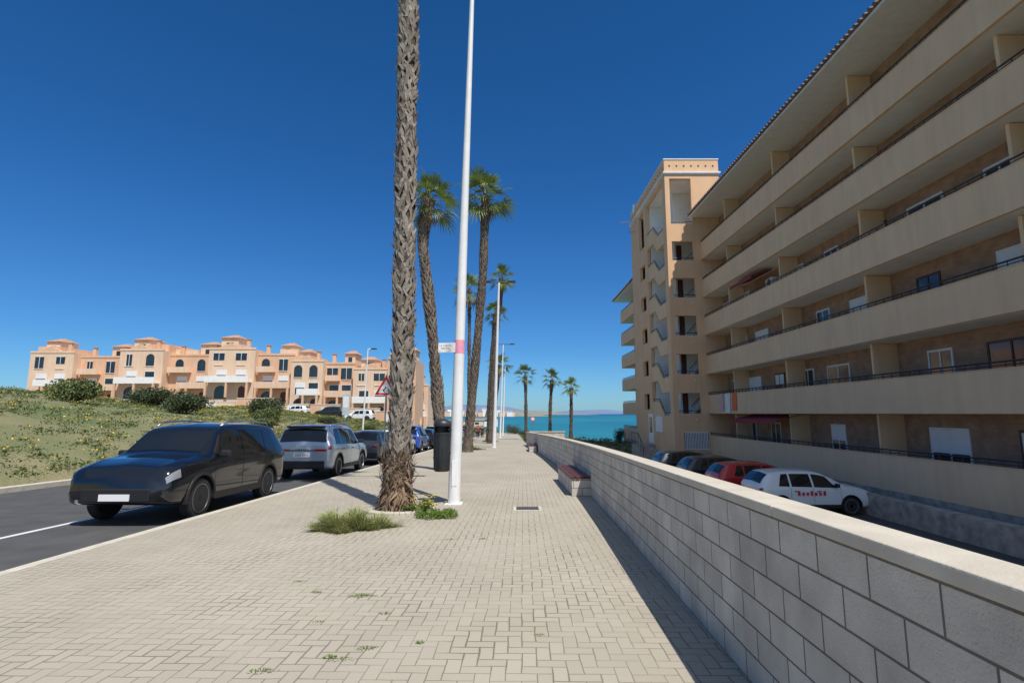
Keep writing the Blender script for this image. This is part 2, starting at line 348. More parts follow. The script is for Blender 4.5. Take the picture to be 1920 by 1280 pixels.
for k in range(24):
    px=796+k*7.2+r2.uniform(-3,3); Y=2290+r2.uniform(-20,10); X=(px-960)/F*Y
    w=r2.uniform(12,30); h=r2.uniform(8,18)
    z=2+r2.uniform(0,12)
    o=thing('far_building',(X,Y,z-11),'tiny pale block of the far town on the coast across the water','building','buildings of the far town')
    MB().box(X-w/2,X+w/2,Y-10,Y+90,-11,z+h-8).build('wall','offwhite' if k%3==1 else 'housepale',o)
    m=MB().box(X-w/2-1,X+w/2+1,Y-11,Y+91,z+h-8,z+h-6.5); m.build('roof','tile' if k%2 else 'offwhite',o)
# ---------------------------------------------------------------- boundary wall
wall=thing('boundary_wall',(WX(0),0,0),'long waist high wall of cream blocks with pale coping beside the promenade','wall')
ysw=[-3+1.0*i for i in range(49)]
mb=MB(); T=.2; WH=1.055
for a,b in zip(ysw[:-1],ysw[1:]):
    xa,xb=WX(a),WX(b); za,zb=gz(a),gz(b)
    mb.add([(xa,a,za-.02),(xa+T,a,-2.4),(xb+T,b,-2.4),(xb,b,zb-.02),(xa,a,za+WH),(xa+T,a,za+WH),(xb+T,b,zb+WH),(xb,b,zb+WH)],
       [(0,3,7,4),(4,7,6,5),(1,5,6,2)]+([(0,4,5,1)] if a==ysw[0] else [])+([(3,2,6,7)] if b==ysw[-1] else []))
mb.box(WX(45)+T,WX(45)+3.2,44.8,45.0,-2.5,gz(45)+WH+.02)
mb.build('block_wall','block',wall)
mb=MB()
for i in range(0,48,2):
    seg=[ysw[i],ysw[i+1],ysw[i+2]-.004]; w=.235; t=.06; vs=[]
    for a in seg:
        xa=WX(a)-.014; za=gz(a)+WH+.002
        vs+=[(xa,a,za),(xa+w,a,za),(xa+w,a,za+t),(xa,a,za+t)]
    fs=[(0,3,2,1),(8,9,10,11)]
    for j in (0,1):
        for q in range(4): fs.append((j*4+q,j*4+(q+1)%4,j*4+4+(q+1)%4,j*4+4+q))
    mb.add(vs,fs)
mb.box(WX(45)+T+.04,WX(45)+3.25,44.76,45.04,gz(45)+WH+.025,gz(45)+WH+.11)
mb.build('coping','cap',wall,bevel=.008)
def bench(y0,L,label):
    xw=min(WX(y0),WX(y0+L))-.003; x0=xw-.46
    b=thing('bench',(x0,y0,gz(y0)),label,'bench','benches against the wall')
    MB().sbox(x0+.03,xw,y0,y0+L,-.02,.38).build('base','block',b)
    mb=MB()
    for k in range(4): mb.sbox(x0+k*.115,x0+k*.115+.10,y0-.03,y0+L+.03,.382,.432)
    mb.build('seat','wood',b,bevel=.006)
bench(12.2,3.6,'dark red wooden slat bench on a cream block base, nearest against the wall')
bench(33,3.2,'far wooden slat bench on a block base near the end of the wall')
c=G(989,953)
d=thing('drain_cover',(c.x,c.y,c.z),'dark iron drain grate in a cream frame set in the paving','drain cover')
MB().sbox(c.x-.27,c.x+.27,c.y-.24,c.y+.24,-.02,.006).build('frame','curb',d)
mb=MB().sbox(c.x-.215,c.x+.215,c.y-.185,c.y+.185,.0,.008)
for k in range(9): mb.sbox(c.x-.20+k*.047,c.x-.20+k*.047+.026,c.y-.17,c.y+.17,.008,.016)
mb.build('grate','iron',d)
# ---------------------------------------------------------------- street lamps
def lamp(base,top,label,arm=1.25,rb=.115,rt=.05,double=True,group='white street lamps along the promenade'):
    o=thing('street_lamp',base,label,'street lamp',group)
    b=Vector(base); t=Vector(top)
    MB().box(b.x-.17,b.x+.17,b.y-.17,b.y+.17,b.z-.01,b.z+.018).build('base_plate','white',o)
    MB().tube([b,b.lerp(t,.12),b.lerp(t,.5),t],[rb,rb*.96,(rb+rt)/2,rt],20).build('pole','white',o,smooth='auto')
    m=MB().tube([t+Vector((-arm if double else 0,0,.05)),t+Vector((arm,0,.05))],.05,8); m.build('arm','darkmetal' if double else 'white',o)
    for s in ((-1,1) if double else (1,)):
        h=MB(); x0=t.x+s*(arm-.35); x1=t.x+s*(arm+.35)
        h.prism([(min(x0,x1),t.z+.0),(max(x0,x1),t.z+.0),(max(x0,x1)-.05,t.z+.14),(min(x0,x1)+.05,t.z+.14)],t.y-.15,t.y+.15,'y').build('lamp_head','darkmetal',o)
    return o
lb=G(851,944); lt=P(885,0,lb.y); dirl=(lt-lb).normalized(); ltop=lb+dirl*12.3
L1=lamp(lb,ltop,'tall white lamp post nearest the camera with pink sticker and bin',rb=.128,rt=.045)
lx=[(927,833,935.5,530),(938,820,943.5,646),(943,814,947,687)]
lbl=['second white double headed lamp post, beside the leaning palms','third white double headed lamp post along the promenade','farthest white double headed lamp post of the row']
for (a,b_,c_,d_),l in zip(lx,lbl):
    Y={530:40,646:72,687:98}[d_]
    base=Vector(((a-960)/F*Y,Y,gz(Y))); lamp(base,P(c_,d_,Y),l,rb=.14,rt=.075,arm=.98 if d_==530 else 1.25)
lp=lambda z: lb+dirl*((z-lb.z)/dirl.z)
q=lp(.35)
box('access_door','offwhite',L1,q.x-.05,q.x+.05,q.y-.131,q.y-.118,q.z-.25,q.z+.25)
zs0=P(862,663,lb.y).z; zs1=P(862,638,lb.y).z
a,b=lp(zs0),lp(zs1)
MB().tube([a,b],[.112,.111],24,caps=False).build('pink_sticker','pink',L1,smooth=True)
fl=thing('paper_flag',lp((zs0+zs1)/2),'white paper flyer with lettering taped to the near lamp post, above the bin','flyer')
p0=P(822,643,lb.y-.05); p1=P(857,661,lb.y-.05)
mb=MB(); n=8
for i in range(n+1):
    t=i/n; x=p0.x+(p1.x-p0.x)*t; yv=lb.y-.05+.03*math.sin(t*5)
    mb.v+=[(x,yv,p1.z+.01*math.sin(t*3)),(x,yv,p0.z+.01*math.sin(t*3))]
for i in range(n): mb.f.append((2*i,2*i+2,2*i+3,2*i+1)); mb.m.append(0)
mb.build('sheet','white',fl)
cx=(p0.x+p1.x)/2-.04; cz=(p0.z+p1.z)/2
text_mesh('lettering','LA CARCIA',.052,'ink',fl,(cx,lb.y-.095,cz+.04))
text_mesh('lettering','ESPUÑA',.052,'ink',fl,(cx,lb.y-.095,cz-.02))
bc=P(828,883,lb.y-.05); zt=P(828,785,lb.y-.05).z; hb=zt-bc.z; yb=lb.y-.05
bn=thing('litter_bin',(bc.x,yb,bc.z),'dark grey plastic litter bin fixed to the near lamp post','litter bin')
prof=[(.005,0),(.14,0),(.155,.02),(.165,.3*hb),(.178,.62*hb),(.18,.70*hb)]
MB().lathe(prof,(bc.x,yb,bc.z),32,sx=1,sy=.85).build('body','bin',bn,smooth='auto')
mb=MB()
for k in range(14):
    t=2*PI*k/14; mb.tube([(bc.x+.16*math.cos(t),yb+.136*math.sin(t),bc.z+.04),(bc.x+.178*math.cos(t),yb+.151*math.sin(t),bc.z+.6*hb)],.006,5)
mb.build('ribs','bin',bn)
MB().lathe([(.165,.70*hb),(.188,.70*hb),(.188,.74*hb),(.165,.74*hb)],(bc.x,yb,bc.z),32,sy=.85).build('collar','bin',bn,smooth='auto')
mb=MB()
for k in range(32):
    t=2*PI*k/32
    if math.sin(t)>-.35 or abs(math.cos(t))>.85:
        a=(bc.x+.17*math.cos(t),yb+.145*math.sin(t)); t2=t+2*PI/32; b=(bc.x+.17*math.cos(t2),yb+.145*math.sin(t2))
        mb.add([(a[0],a[1],bc.z+.73*hb),(b[0],b[1],bc.z+.73*hb),(b[0],b[1],bc.z+.90*hb),(a[0],a[1],bc.z+.90*hb)],[(0,1,2,3)])
mb.build('opening_surround','bin',bn)
MB().lathe([(.178,.86*hb),(.184,.88*hb),(.178,.92*hb),(.15,.96*hb),(.10,.985*hb),(.01,1.0*hb)],(bc.x,yb,bc.z),32,sy=.85).build('lid','bin',bn,smooth='auto')
for f in (.35,.8): q=lp(bc.z+f*hb); MB().box(bc.x+.12,q.x,yb-.03,yb+.05,bc.z+f*hb-.02,bc.z+f*hb+.02).build('bracket','darkmetal',bn)
# ---------------------------------------------------------------- palms
def frame_at(path,t):
    n=len(path)-1; s=min(max(t,0),.9999)*n; i=int(s); f=s-i
    p=path[i].lerp(path[i+1],f); d=(path[min(i+1,n)]-path[i]).normalized()
    return p,d
def smooth_path(pts,n):
    out=[]
    m=len(pts)
    for k in range(n+1):
        s=k/n*(m-1); i=min(int(s),m-2); f=s-i
        p0=pts[max(i-1,0)];p1=pts[i];p2=pts[i+1];p3=pts[min(i+2,m-1)]
        out.append(.5*((2*p1)+(p2-p0)*f+(2*p0-5*p1+4*p2-p3)*f*f+(3*p1-p0-3*p2+p3)*f**3))
    return out
def boots(mb,path,rf,z0,z1,dz,nper,w,h,out,rg,jit=.12,tip=1):
    L=sum((path[i+1]-path[i]).length for i in range(len(path)-1))
    s=z0;row=0
    while s<z1:
        for k in range(nper):
            sj=s+rg.uniform(-.5,.5)*dz*min(1,jit*4)
            p,d=frame_at(path,sj/L); r=rf(sj)
            up=d; ax=Vector((0,1,0)).cross(up).normalized(); ay=up.cross(ax).normalized()
            th=2*PI*(k+.5*(row%2)+rg.uniform(-jit,jit))/nper
            sc=rg.uniform(.7,1.3)
            if rg.random()<jit*.3: continue
            def q(dth,dh,dr):
                t=th+dth; return p+up*dh+(ax*math.cos(t)+ay*math.sin(t))*(r+dr)
            hh=h*sc; ww=w/r*.5; lean=rg.uniform(-.6,.6)*ww; o=out*rg.uniform(.3,1.6); th_leg=ww*rg.uniform(.45,.8)
            for sg in (-1,1):
                a0=q(sg*ww*1.25,-hh*.55,.002); a1=q(sg*(ww*1.25-th_leg),-hh*.6,.010)
                b0=q(sg*ww*.75+lean*.5,0,.010+o*.25); b1=q(sg*(ww*.75-th_leg)+lean*.5,-hh*.05,.022+o*.3)
                c0=q(sg*ww*.28+lean,hh*.38,.01+o*.6); c1=q(lean-sg*ww*.06,hh*.36,.018+o*.7)
                i=len(mb.v); mb.v+=[tuple(x) for x in (a0,a1,b1,b0,c1,c0)]
                mb.f+=[(i,i+1,i+2,i+3),(i+3,i+2,i+4,i+5)]; mb.m+=[0,0]
            if rg.random()<.6:
                t0=q(lean-ww*.3,hh*.34,.012+o*.6); t1=q(lean+ww*.3,hh*.34,.012+o*.6); t2=q(lean+rg.uniform(-.8,.8)*ww,hh*(.36+rg.uniform(.12,.42)*tip),.015+o*rg.uniform(.8,1.6))
                i=len(mb.v); mb.v+=[tuple(x) for x in (t0,t1,t2)]; mb.f.append((i,i+1,i+2)); mb.m.append(0)
        s+=dz*rg.uniform(.9,1.1); row+=1
def fan_leaf(mg,mp,c,dr,L,rg,segs,droop):
    dr=dr.normalized(); pts=[c]
    p=c.copy(); d=dr.copy(); st=L*.50/3
    for k in range(3):
        p=p+d*st; d=(d+Vector((0,0,-.05-droop*.07))).normalized(); pts.append(p.copy())
    i=len(mp.v); side=d.cross(Vector((0,0,1)))
    side=side.normalized() if side.length>.05 else Vector((1,0,0))
    wv=.014*L
    for k,q in enumerate(pts): mp.v+=[tuple(q-side*wv),tuple(q+side*wv)]
    for k in range(3): mp.f.append((i+2*k,i+2*k+1,i+2*k+3,i+2*k+2)); mp.m.append(0)
    roll=rg.uniform(-.7,.7); nrm=side.cross(d).normalized(); side=(side*math.cos(roll)+nrm*math.sin(roll)).normalized(); nrm=side.cross(d).normalized()
    fl=L*.52
    for k in range(segs):
        a=R(-84+168*(k+.5)/segs)*rg.uniform(.95,1.05); ln=fl*(.62+.38*math.cos(a))*rg.uniform(.85,1.12)
        dd=d*math.cos(a)+side*math.sin(a)+nrm*(.25*abs(math.sin(a)))
        dd.normalize(); sd=(-d*math.sin(a)+side*math.cos(a)).normalized()
        w=ln*.050
        m1=p+dd*ln*.50; m2=p+dd*ln*.80+Vector((0,0,-ln*.04*(1+droop))); tp=p+dd*ln*1.04+Vector((0,0,-ln*.14*(1+droop)))
        i=len(mg.v)
        mg.v+=[tuple(p),tuple(m1-sd*w),tuple(m1+sd*w),tuple(m2-sd*w*.55),tuple(m2+sd*w*.55),tuple(tp)]
        mg.f+=[(i,i+1,i+2),(i+1,i+3,i+4,i+2),(i+3,i+5,i+4)]; mg.m+=[0,0,0]
def palm(pts,rb,rt,Rc,label,seed,group=None,nleaf=44,segs=14,dz=.16,nper=9,mat='bootfar',bw=.15,bh=.26,bo=.05,rf=None,skirt=10,zb0=0,jit=.12,tip=1):
    rg=random.Random(seed); pts=[Vector(p) for p in pts]; path=smooth_path(pts,26)
    L=sum((path[i+1]-path[i]).length for i in range(len(path)-1))
    o=thing('palm_tree',pts[0],label,'palm tree',group)
    if rf is None: rf=lambda s: rt+(rb-rt)*math.exp(-s/1.2)+.02*math.sin(s*2.3)+ (.08*max(0,(s-L+1.3)/1.3))
    tr=MB().tube(path,[rf(L*i/26) for i in range(27)],14).build('trunk','trunk',o,smooth=True)
    mb=MB(); boots(mb,path,rf,zb0,L+.05,dz,nper,bw,bh,bo,rg,jit,tip); mb.build('leaf_bases',mat,tr,recalc=False)
    c=path[-1]; mg,mp,md=MB(),MB(),MB()
    for k in range(nleaf):
        u=(k+.5)/nleaf; el=R(84-116*u**.9)+rg.uniform(-.2,.2); az=k*2.39996+rg.uniform(-.4,.4)
        d=Vector((math.cos(el)*math.cos(az),math.cos(el)*math.sin(az),math.sin(el)))
        fan_leaf(mg,mp,c+Vector((0,0,.1-.3*u)),d,Rc*rg.uniform(.78,1.2)*(.92+.1*math.sin(az*2)),rg,segs,.1+1.0*u)
    cr=mg.build('crown','frond',o,recalc=False)
    mp.build('petioles','petiole',cr,recalc=False)
    if skirt:
        mp2=MB()
        for k in range(skirt):
            el=R(rg.uniform(-85,-58)); az=rg.uniform(0,6.28)
            d=Vector((math.cos(el)*math.cos(az),math.cos(el)*math.sin(az),math.sin(el)))
            fan_leaf(md,mp2,c+Vector((0,0,-.35)),d,Rc*rg.uniform(.45,.68),rg,8,.3)
        off=len(md.v); md.v+=mp2.v; md.f+=[tuple(off+i for i in f) for f in mp2.f]; md.m+=mp2.m
        md.build('dead_fronds','frond_dry',o,recalc=False)
    return o,path,L
b0=G(742,958); Yp=b0.y
near=[b0-Vector((0,0,.05)),P(747,860,Yp),P(752,760,Yp),P(757,600,Yp),P(760,400,Yp),P(763,200,Yp),P(767,0,Yp)]
dtop=(near[-1]-near[-3]).normalized()
near+= [near[-1]+dtop*2.6,near[-1]+dtop*5.2]
def rfn(s):
    r=.185+.13*math.exp(-(s/.5)**1.5)
    r+=.055*math.exp(-((s-1.35)/.45)**2)+.03*math.exp(-((s-.7)/.4)**2)
    r+=.010*math.sin(s*3.1)+.010*math.sin(s*7.7+1)
    return r
np_,npath,nL=palm(near,.4,.2,1.7,'massive near palm trunk with shaggy split grey bark in the foreground',11,nleaf=46,dz=.09,nper=7,mat='boot',bw=.18,bh=.25,bo=.05,rf=rfn,zb0=1.3,jit=.36,tip=.85)
rg=random.Random(5); mb=MB()
for k in range(1250):
    s=rg.random()**1.05*2.0; p,d=frame_at(npath,s/nL); r=rfn(s); th=rg.uniform(0,6.28)
    rad=Vector((math.cos(th),math.sin(th),0)); tan=Vector((-math.sin(th),math.cos(th),0))
    ln=rg.uniform(.10,.36); w=rg.uniform(.012,.05); dn=rg.uniform(-1,-.35) if s<1.0 or rg.random()<.5 else rg.uniform(.3,1)
    q0=p+rad*(r-.01); dirv=(Vector((0,0,dn))+rad*rg.uniform(.0,.35)+tan*rg.uniform(-.9,.9)).normalized()
    q1=q0+dirv*ln*.5+rad*.02; q2=q0+dirv*ln+rad*rg.uniform(-.02,.05)
    zmin=gz(p.y)+.01
    q1.z=max(q1.z,zmin); q2.z=max(q2.z,zmin)
    mb.add([q0-tan*w,q0+tan*w,q1+tan*w*.8,q1-tan*w*.8,q2],[(0,1,2,3),(3,2,4)])
mb.build('bark_fibres','fibre',[c for c in np_.children if c.name.startswith('trunk')][0],recalc=False)
PG='palm trees in a row along the promenade'
def palm_px(bx,by,Y,mids,cx,cy,rpx,label,seed,rb=.3,rt=.21,group=PG,zbase=None,**k):
    base=Vector(((bx-960)/F*Y/(cp_-(640-by)/F*sp_),Y,gz(Y)-.05 if zbase is None else zbase))
    pts=[base]+[P(a,b,Y) for a,b in mids]+[P(cx,cy,Y)]
    return palm(pts,rb,rt,rpx/F*Y,label,seed,group,**k)
palm_px(829,872,19.5,[(824,790),(817,700),(804,560),(793,450)],803,376,64,'leaning palm directly behind the bin, crown left of the lamp post',21,.24,.18,dz=.12,nper=9,nleaf=42,skirt=14,jit=.22,tip=.6)
palm_px(876,845,33,[(882,780),(893,660),(905,520),(908,440)],911,370,60,'curving palm rising right of the near lamp post, tallest of the distant ones',22,.34,.245,dz=.15,nleaf=42,skirt=16,jit=.2,tip=.6)
palm_px(880,822,47,[(879,740),(880,640)],880,545,40,'slim palm whose small crown shows just right of the lamp post',23,.22,.13,dz=.3,nper=7,nleaf=28,skirt=5)
palm_px(919,826,50,[(922,740),(929,640),(937,570)],941,522,33,'palm behind the second lamp post with the upper crown at the lamp heads',24,.3,.21,dz=.22,nleaf=32,skirt=10)
palm_px(916,818,58,[(918,740),(924,650)],929,588,29,'palm with its crown halfway down the second lamp post',25,.3,.22,dz=.3,nleaf=28,skirt=8)
palm_px(926,812,80,[(929,760),(934,715)],937,684,26,'lowest palm crown behind the second lamp post in the row',26,.3,.22,dz=.4,nper=7,nleaf=28,skirt=8)
PR='palms on the scrubby verge beyond the wall'
palm_px(986,802,64,[(986,760)],985,705,24,'left palm of the three standing on the verge before the sea',31,.26,.17,group=PR,zbase=-1.7,dz=.3,nper=7,nleaf=28,skirt=4)
palm_px(1031,806,62,[(1032,760)],1035,712,22,'middle palm of the three standing on the verge before the sea',32,.26,.17,group=PR,zbase=-1.75,dz=.3,nper=7,nleaf=28,skirt=4)
palm_px(1070,822,60,[(1071,780)],1071,727,21,'right and shortest palm of the three on the verge before the sea',33,.26,.17,group=PR,zbase=-1.75,dz=.3,nper=7,nleaf=28,skirt=4)
palm_px(802,795,110,[],802,776,13,'tiny round crowned palm far away beyond the parked cars',34,.3,.25,group=None,zbase=-2.3,dz=.5,nper=6,nleaf=24,segs=8,skirt=0)
pc=Vector((b0.x,b0.y,gz(b0.y)))
pl=thing('tree_pit',(pc.x,pc.y,pc.z),'rounded cream kerbed planting pit around the near palm','tree pit')
mb=MB(); n=40
for k in range(n):
    a,b=2*PI*k/n,2*PI*(k+.93)/n
    def q(r,t,h): 
        x=pc.x+.08+r*math.cos(t)*1.02; y=pc.y+r*math.sin(t)*.8; return (x,y,gz(y)+h)
    mb.add([q(.50,a,-.02),q(.66,a,-.02),q(.66,b,-.02),q(.50,b,-.02),q(.50,a,.055),q(.66,a,.04),q(.66,b,.04),q(.50,b,.055)],[(0,3,2,1),(4,5,6,7),(0,1,5,4),(1,2,6,5),(2,3,7,6),(3,0,4,7)])
mb.build('kerb_ring','cap',pl)
mb=MB(); mb.add([(pc.x+.08+.51*math.cos(2*PI*k/24),pc.y+.41*math.sin(2*PI*k/24),gz(pc.y+.41*math.sin(2*PI*k/24))+.02) for k in range(24)],[tuple(range(24))]); mb.build('soil','dirt',pl)
def blades(mb,cx,cy,rx,ry,n,h,rg,zf=gz,w=.006,spread=.7,edge=.5):
    for k in range(n):
        a=rg.uniform(0,6.28); r=math.sqrt(rg.random()); lob=1+.22*math.sin(a*3+1)+.16*math.sin(a*7)+rg.uniform(-.05,.15)
        x=cx+rx*r*lob*math.cos(a); y=cy+ry*r*lob*math.sin(a); z=zf(y)
        hh=h*rg.uniform(.3,1.25)*(1-edge*r*r)*(.8+.35*math.sin(x*17+y*11)); d=Vector((math.cos(a)*r*spread+rg.uniform(-.6,.6),math.sin(a)*r*spread+rg.uniform(-.6,.6),1)).normalized()
        s=Vector((-d.y,d.x,0)); s=s.normalized()*w if s.length>.01 else Vector((w,0,0))
        p=Vector((x,y,z)); m=p+d*hh*.6; t=m+Vector((d.x*1.3,d.y*1.3,.15))*hh*.5
        mb.add([p-s,p+s,m+s*.8,m-s*.8,t],[(0,1,2,3),(3,2,4)])
rg=random.Random(9)
gc=G(655,990)
mb=MB(); blades(mb,gc.x,gc.y+.04,.54,.34,4600,.42,rg,edge=.6,w=.005,spread=1.0); tag(mb.build('grass_tuft','grassdry',recalc=False),'spreading mound of dry green grass left of the near palm base','grass')
def leafclump(mb,c,rx,ry,rz,n,s,rg,shell=.45):
    for k in range(n):
        v=Vector((rg.gauss(0,1),rg.gauss(0,1),rg.gauss(0,1))).normalized()*(shell+(1-shell)*rg.random())
        p=Vector((c[0]+v.x*rx,c[1]+v.y*ry,c[2]+v.z*rz))
        a=Vector((rg.uniform(-1,1),rg.uniform(-1,1),rg.uniform(-1,1))).normalized(); b=a.cross(Vector((rg.uniform(-1,1),rg.uniform(-1,1),rg.uniform(-1,1)))).normalized()
        q=s*rg.uniform(.6,1.3)
        mb.add([p-a*q,p+b*q*.5,p+a*q,p-b*q*.5],[(0,1,2,3)])
hc=G(826,972)
hp=thing('flowering_weed',(hc.x,hc.y,hc.z),'low leafy green weeds with yellow flowers right of the near palm base','plant')
mb=MB()
for k in range(30):
    a=rg.uniform(0,6.28); r=math.sqrt(rg.random()); x=hc.x-.05+.36*r*math.cos(a); y=hc.y+.12+.25*r*math.sin(a)
    leafclump(mb,(x,y,gz(y)+.06),.09,.09,.08,120,.016,rg)
for k in range(14):
    x=hc.x-.3+rg.uniform(-.14,.14); y=hc.y+.35+rg.uniform(-.1,.1)
    leafclump(mb,(x,y,gz(y)+.14),.07,.07,.15,70,.018,rg)
for k in range(12):
    x=b0.x+.3+rg.uniform(-.12,.1); y=b0.y-.1+rg.uniform(-.2,.1)
    leafclump(mb,(x,y,gz(y)+.08),.06,.06,.09,60,.02,rg)
mb.build('leaves','herb',hp,recalc=False)
mb=MB()
for k in range(40):
    x=hc.x-.3+rg.gauss(0,.13); y=hc.y+.3+rg.gauss(0,.12); z=gz(y)+rg.uniform(.16,.38)
    for j in range(4):
        a=j*PI/2+rg.random(); mb.add([(x,y,z),(x+.022*math.cos(a),y+.022*math.sin(a),z+.006),(x+.028*math.cos(a+.5),y+.028*math.sin(a+.5),z+.012),(x+.022*math.cos(a+1),y+.022*math.sin(a+1),z+.006)],[(0,1,2,3)])
mb.build('flowers','yellow',hp,recalc=False)
mb=MB()
for (px,py,r,n) in [(676,1117,.07,160),(840,1011,.05,70),(620,1232,.03,60),(683,1215,.04,60),(487,1258,.05,80),(600,1165,.03,40),(722,1150,.02,30),(905,1010,.02,30),(560,1090,.03,40),(640,1235,.05,60),(1010,1190,.02,25),(790,1205,.02,30),(595,1110,.03,40),(1390,1228,.03,30)]:
    c=G(px,py); blades(mb,c.x,c.y,r*1.8,r*.7,n,.03,rg,w=.003,spread=1.5)
struct(tag(mb.build('weeds','herb',recalc=False),'tiny green weeds in the paving joints','weeds'),'stuff')
def tuft(px,py,rx,label):
    c=G(px,py); mb=MB(); blades(mb,c.x,c.y,rx,rx*.7,900,.4,rg,w=.014); return tag(mb.build('grass_tuft','herb',recalc=False),label,'grass')
tuft(880,843,.8,'green grass around the foot of the curving palm')
tuft(918,828,.7,'green grass at the foot of the palm behind the second lamp')
tuft(868,838,.5,'small green tuft left of the foot of the curving palm')
# ---------------------------------------------------------------- cars
def catm(A,s):
    n=len(A)-1; s=min(max(s,0),n); i=min(int(s),n-1); f=s-i
    p0,p1,p2,p3=A[max(i-1,0)],A[i],A[i+1],A[min(i+2,n)]
    m1=(p2-p0)*.5*.8; m2=(p3-p1)*.5*.8
    f2=f*f;f3=f2*f
    return (2*f3-3*f2+1)*p1+(f3-2*f2+f)*m1+(-2*f3+3*f2)*p2+(f3-f2)*m2
KINDS={
'suv':dict(st=[(0,.48,1.02,1.08,.80,.80,.70),(.035,.38,1.06,1.13,.90,.89,.78),(.16,.34,1.09,1.42,.93,.915,.745),(.36,.32,1.09,1.68,.935,.92,.715),(1.25,.30,1.07,1.75,.935,.925,.72),(2.25,.30,1.05,1.74,.935,.925,.72),(2.85,.30,1.045,1.62,.935,.92,.71),(3.40,.30,1.04,1.20,.935,.905,.75),(3.95,.32,1.0,1.10,.925,.885,.73),(4.36,.36,.90,1.0,.89,.84,.66),(4.5,.46,.74,.84,.78,.72,.54)],
  wy=(.88,3.58),wr=.37,rails=True,win=[(.50,1.08,.66,1.06),(1.15,2.08,1.15,2.06),(2.14,3.10,2.12,2.74)],rw=(1.30,2.62),ws=(5.85,6.92),seams=(1.11,2.11,3.16),L=4.5),
'hatch':dict(st=[(0,.42,.90,.96,.72,.72,.62),(.04,.32,.94,1.02,.82,.81,.70),(.22,.28,.96,1.28,.86,.85,.66),(.50,.26,.97,1.46,.87,.85,.64),(1.3,.24,.95,1.51,.87,.855,.64),(2.0,.24,.93,1.49,.87,.85,.64),(2.5,.24,.92,1.36,.87,.84,.63),(3.05,.24,.91,1.04,.87,.83,.68),(3.55,.26,.85,.95,.86,.81,.64),(3.9,.30,.76,.85,.81,.76,.56),(4.02,.40,.64,.72,.68,.62,.44)],
  wy=(.72,3.18),wr=.32,rails=False,win=[(.66,1.05,.84,1.05),(1.12,1.85,1.12,1.82),(1.92,2.78,1.90,2.40)],rw=(1.3,2.6),ws=(5.85,6.92),seams=(1.08,1.88,2.85),L=4.02)}
PROTO={}
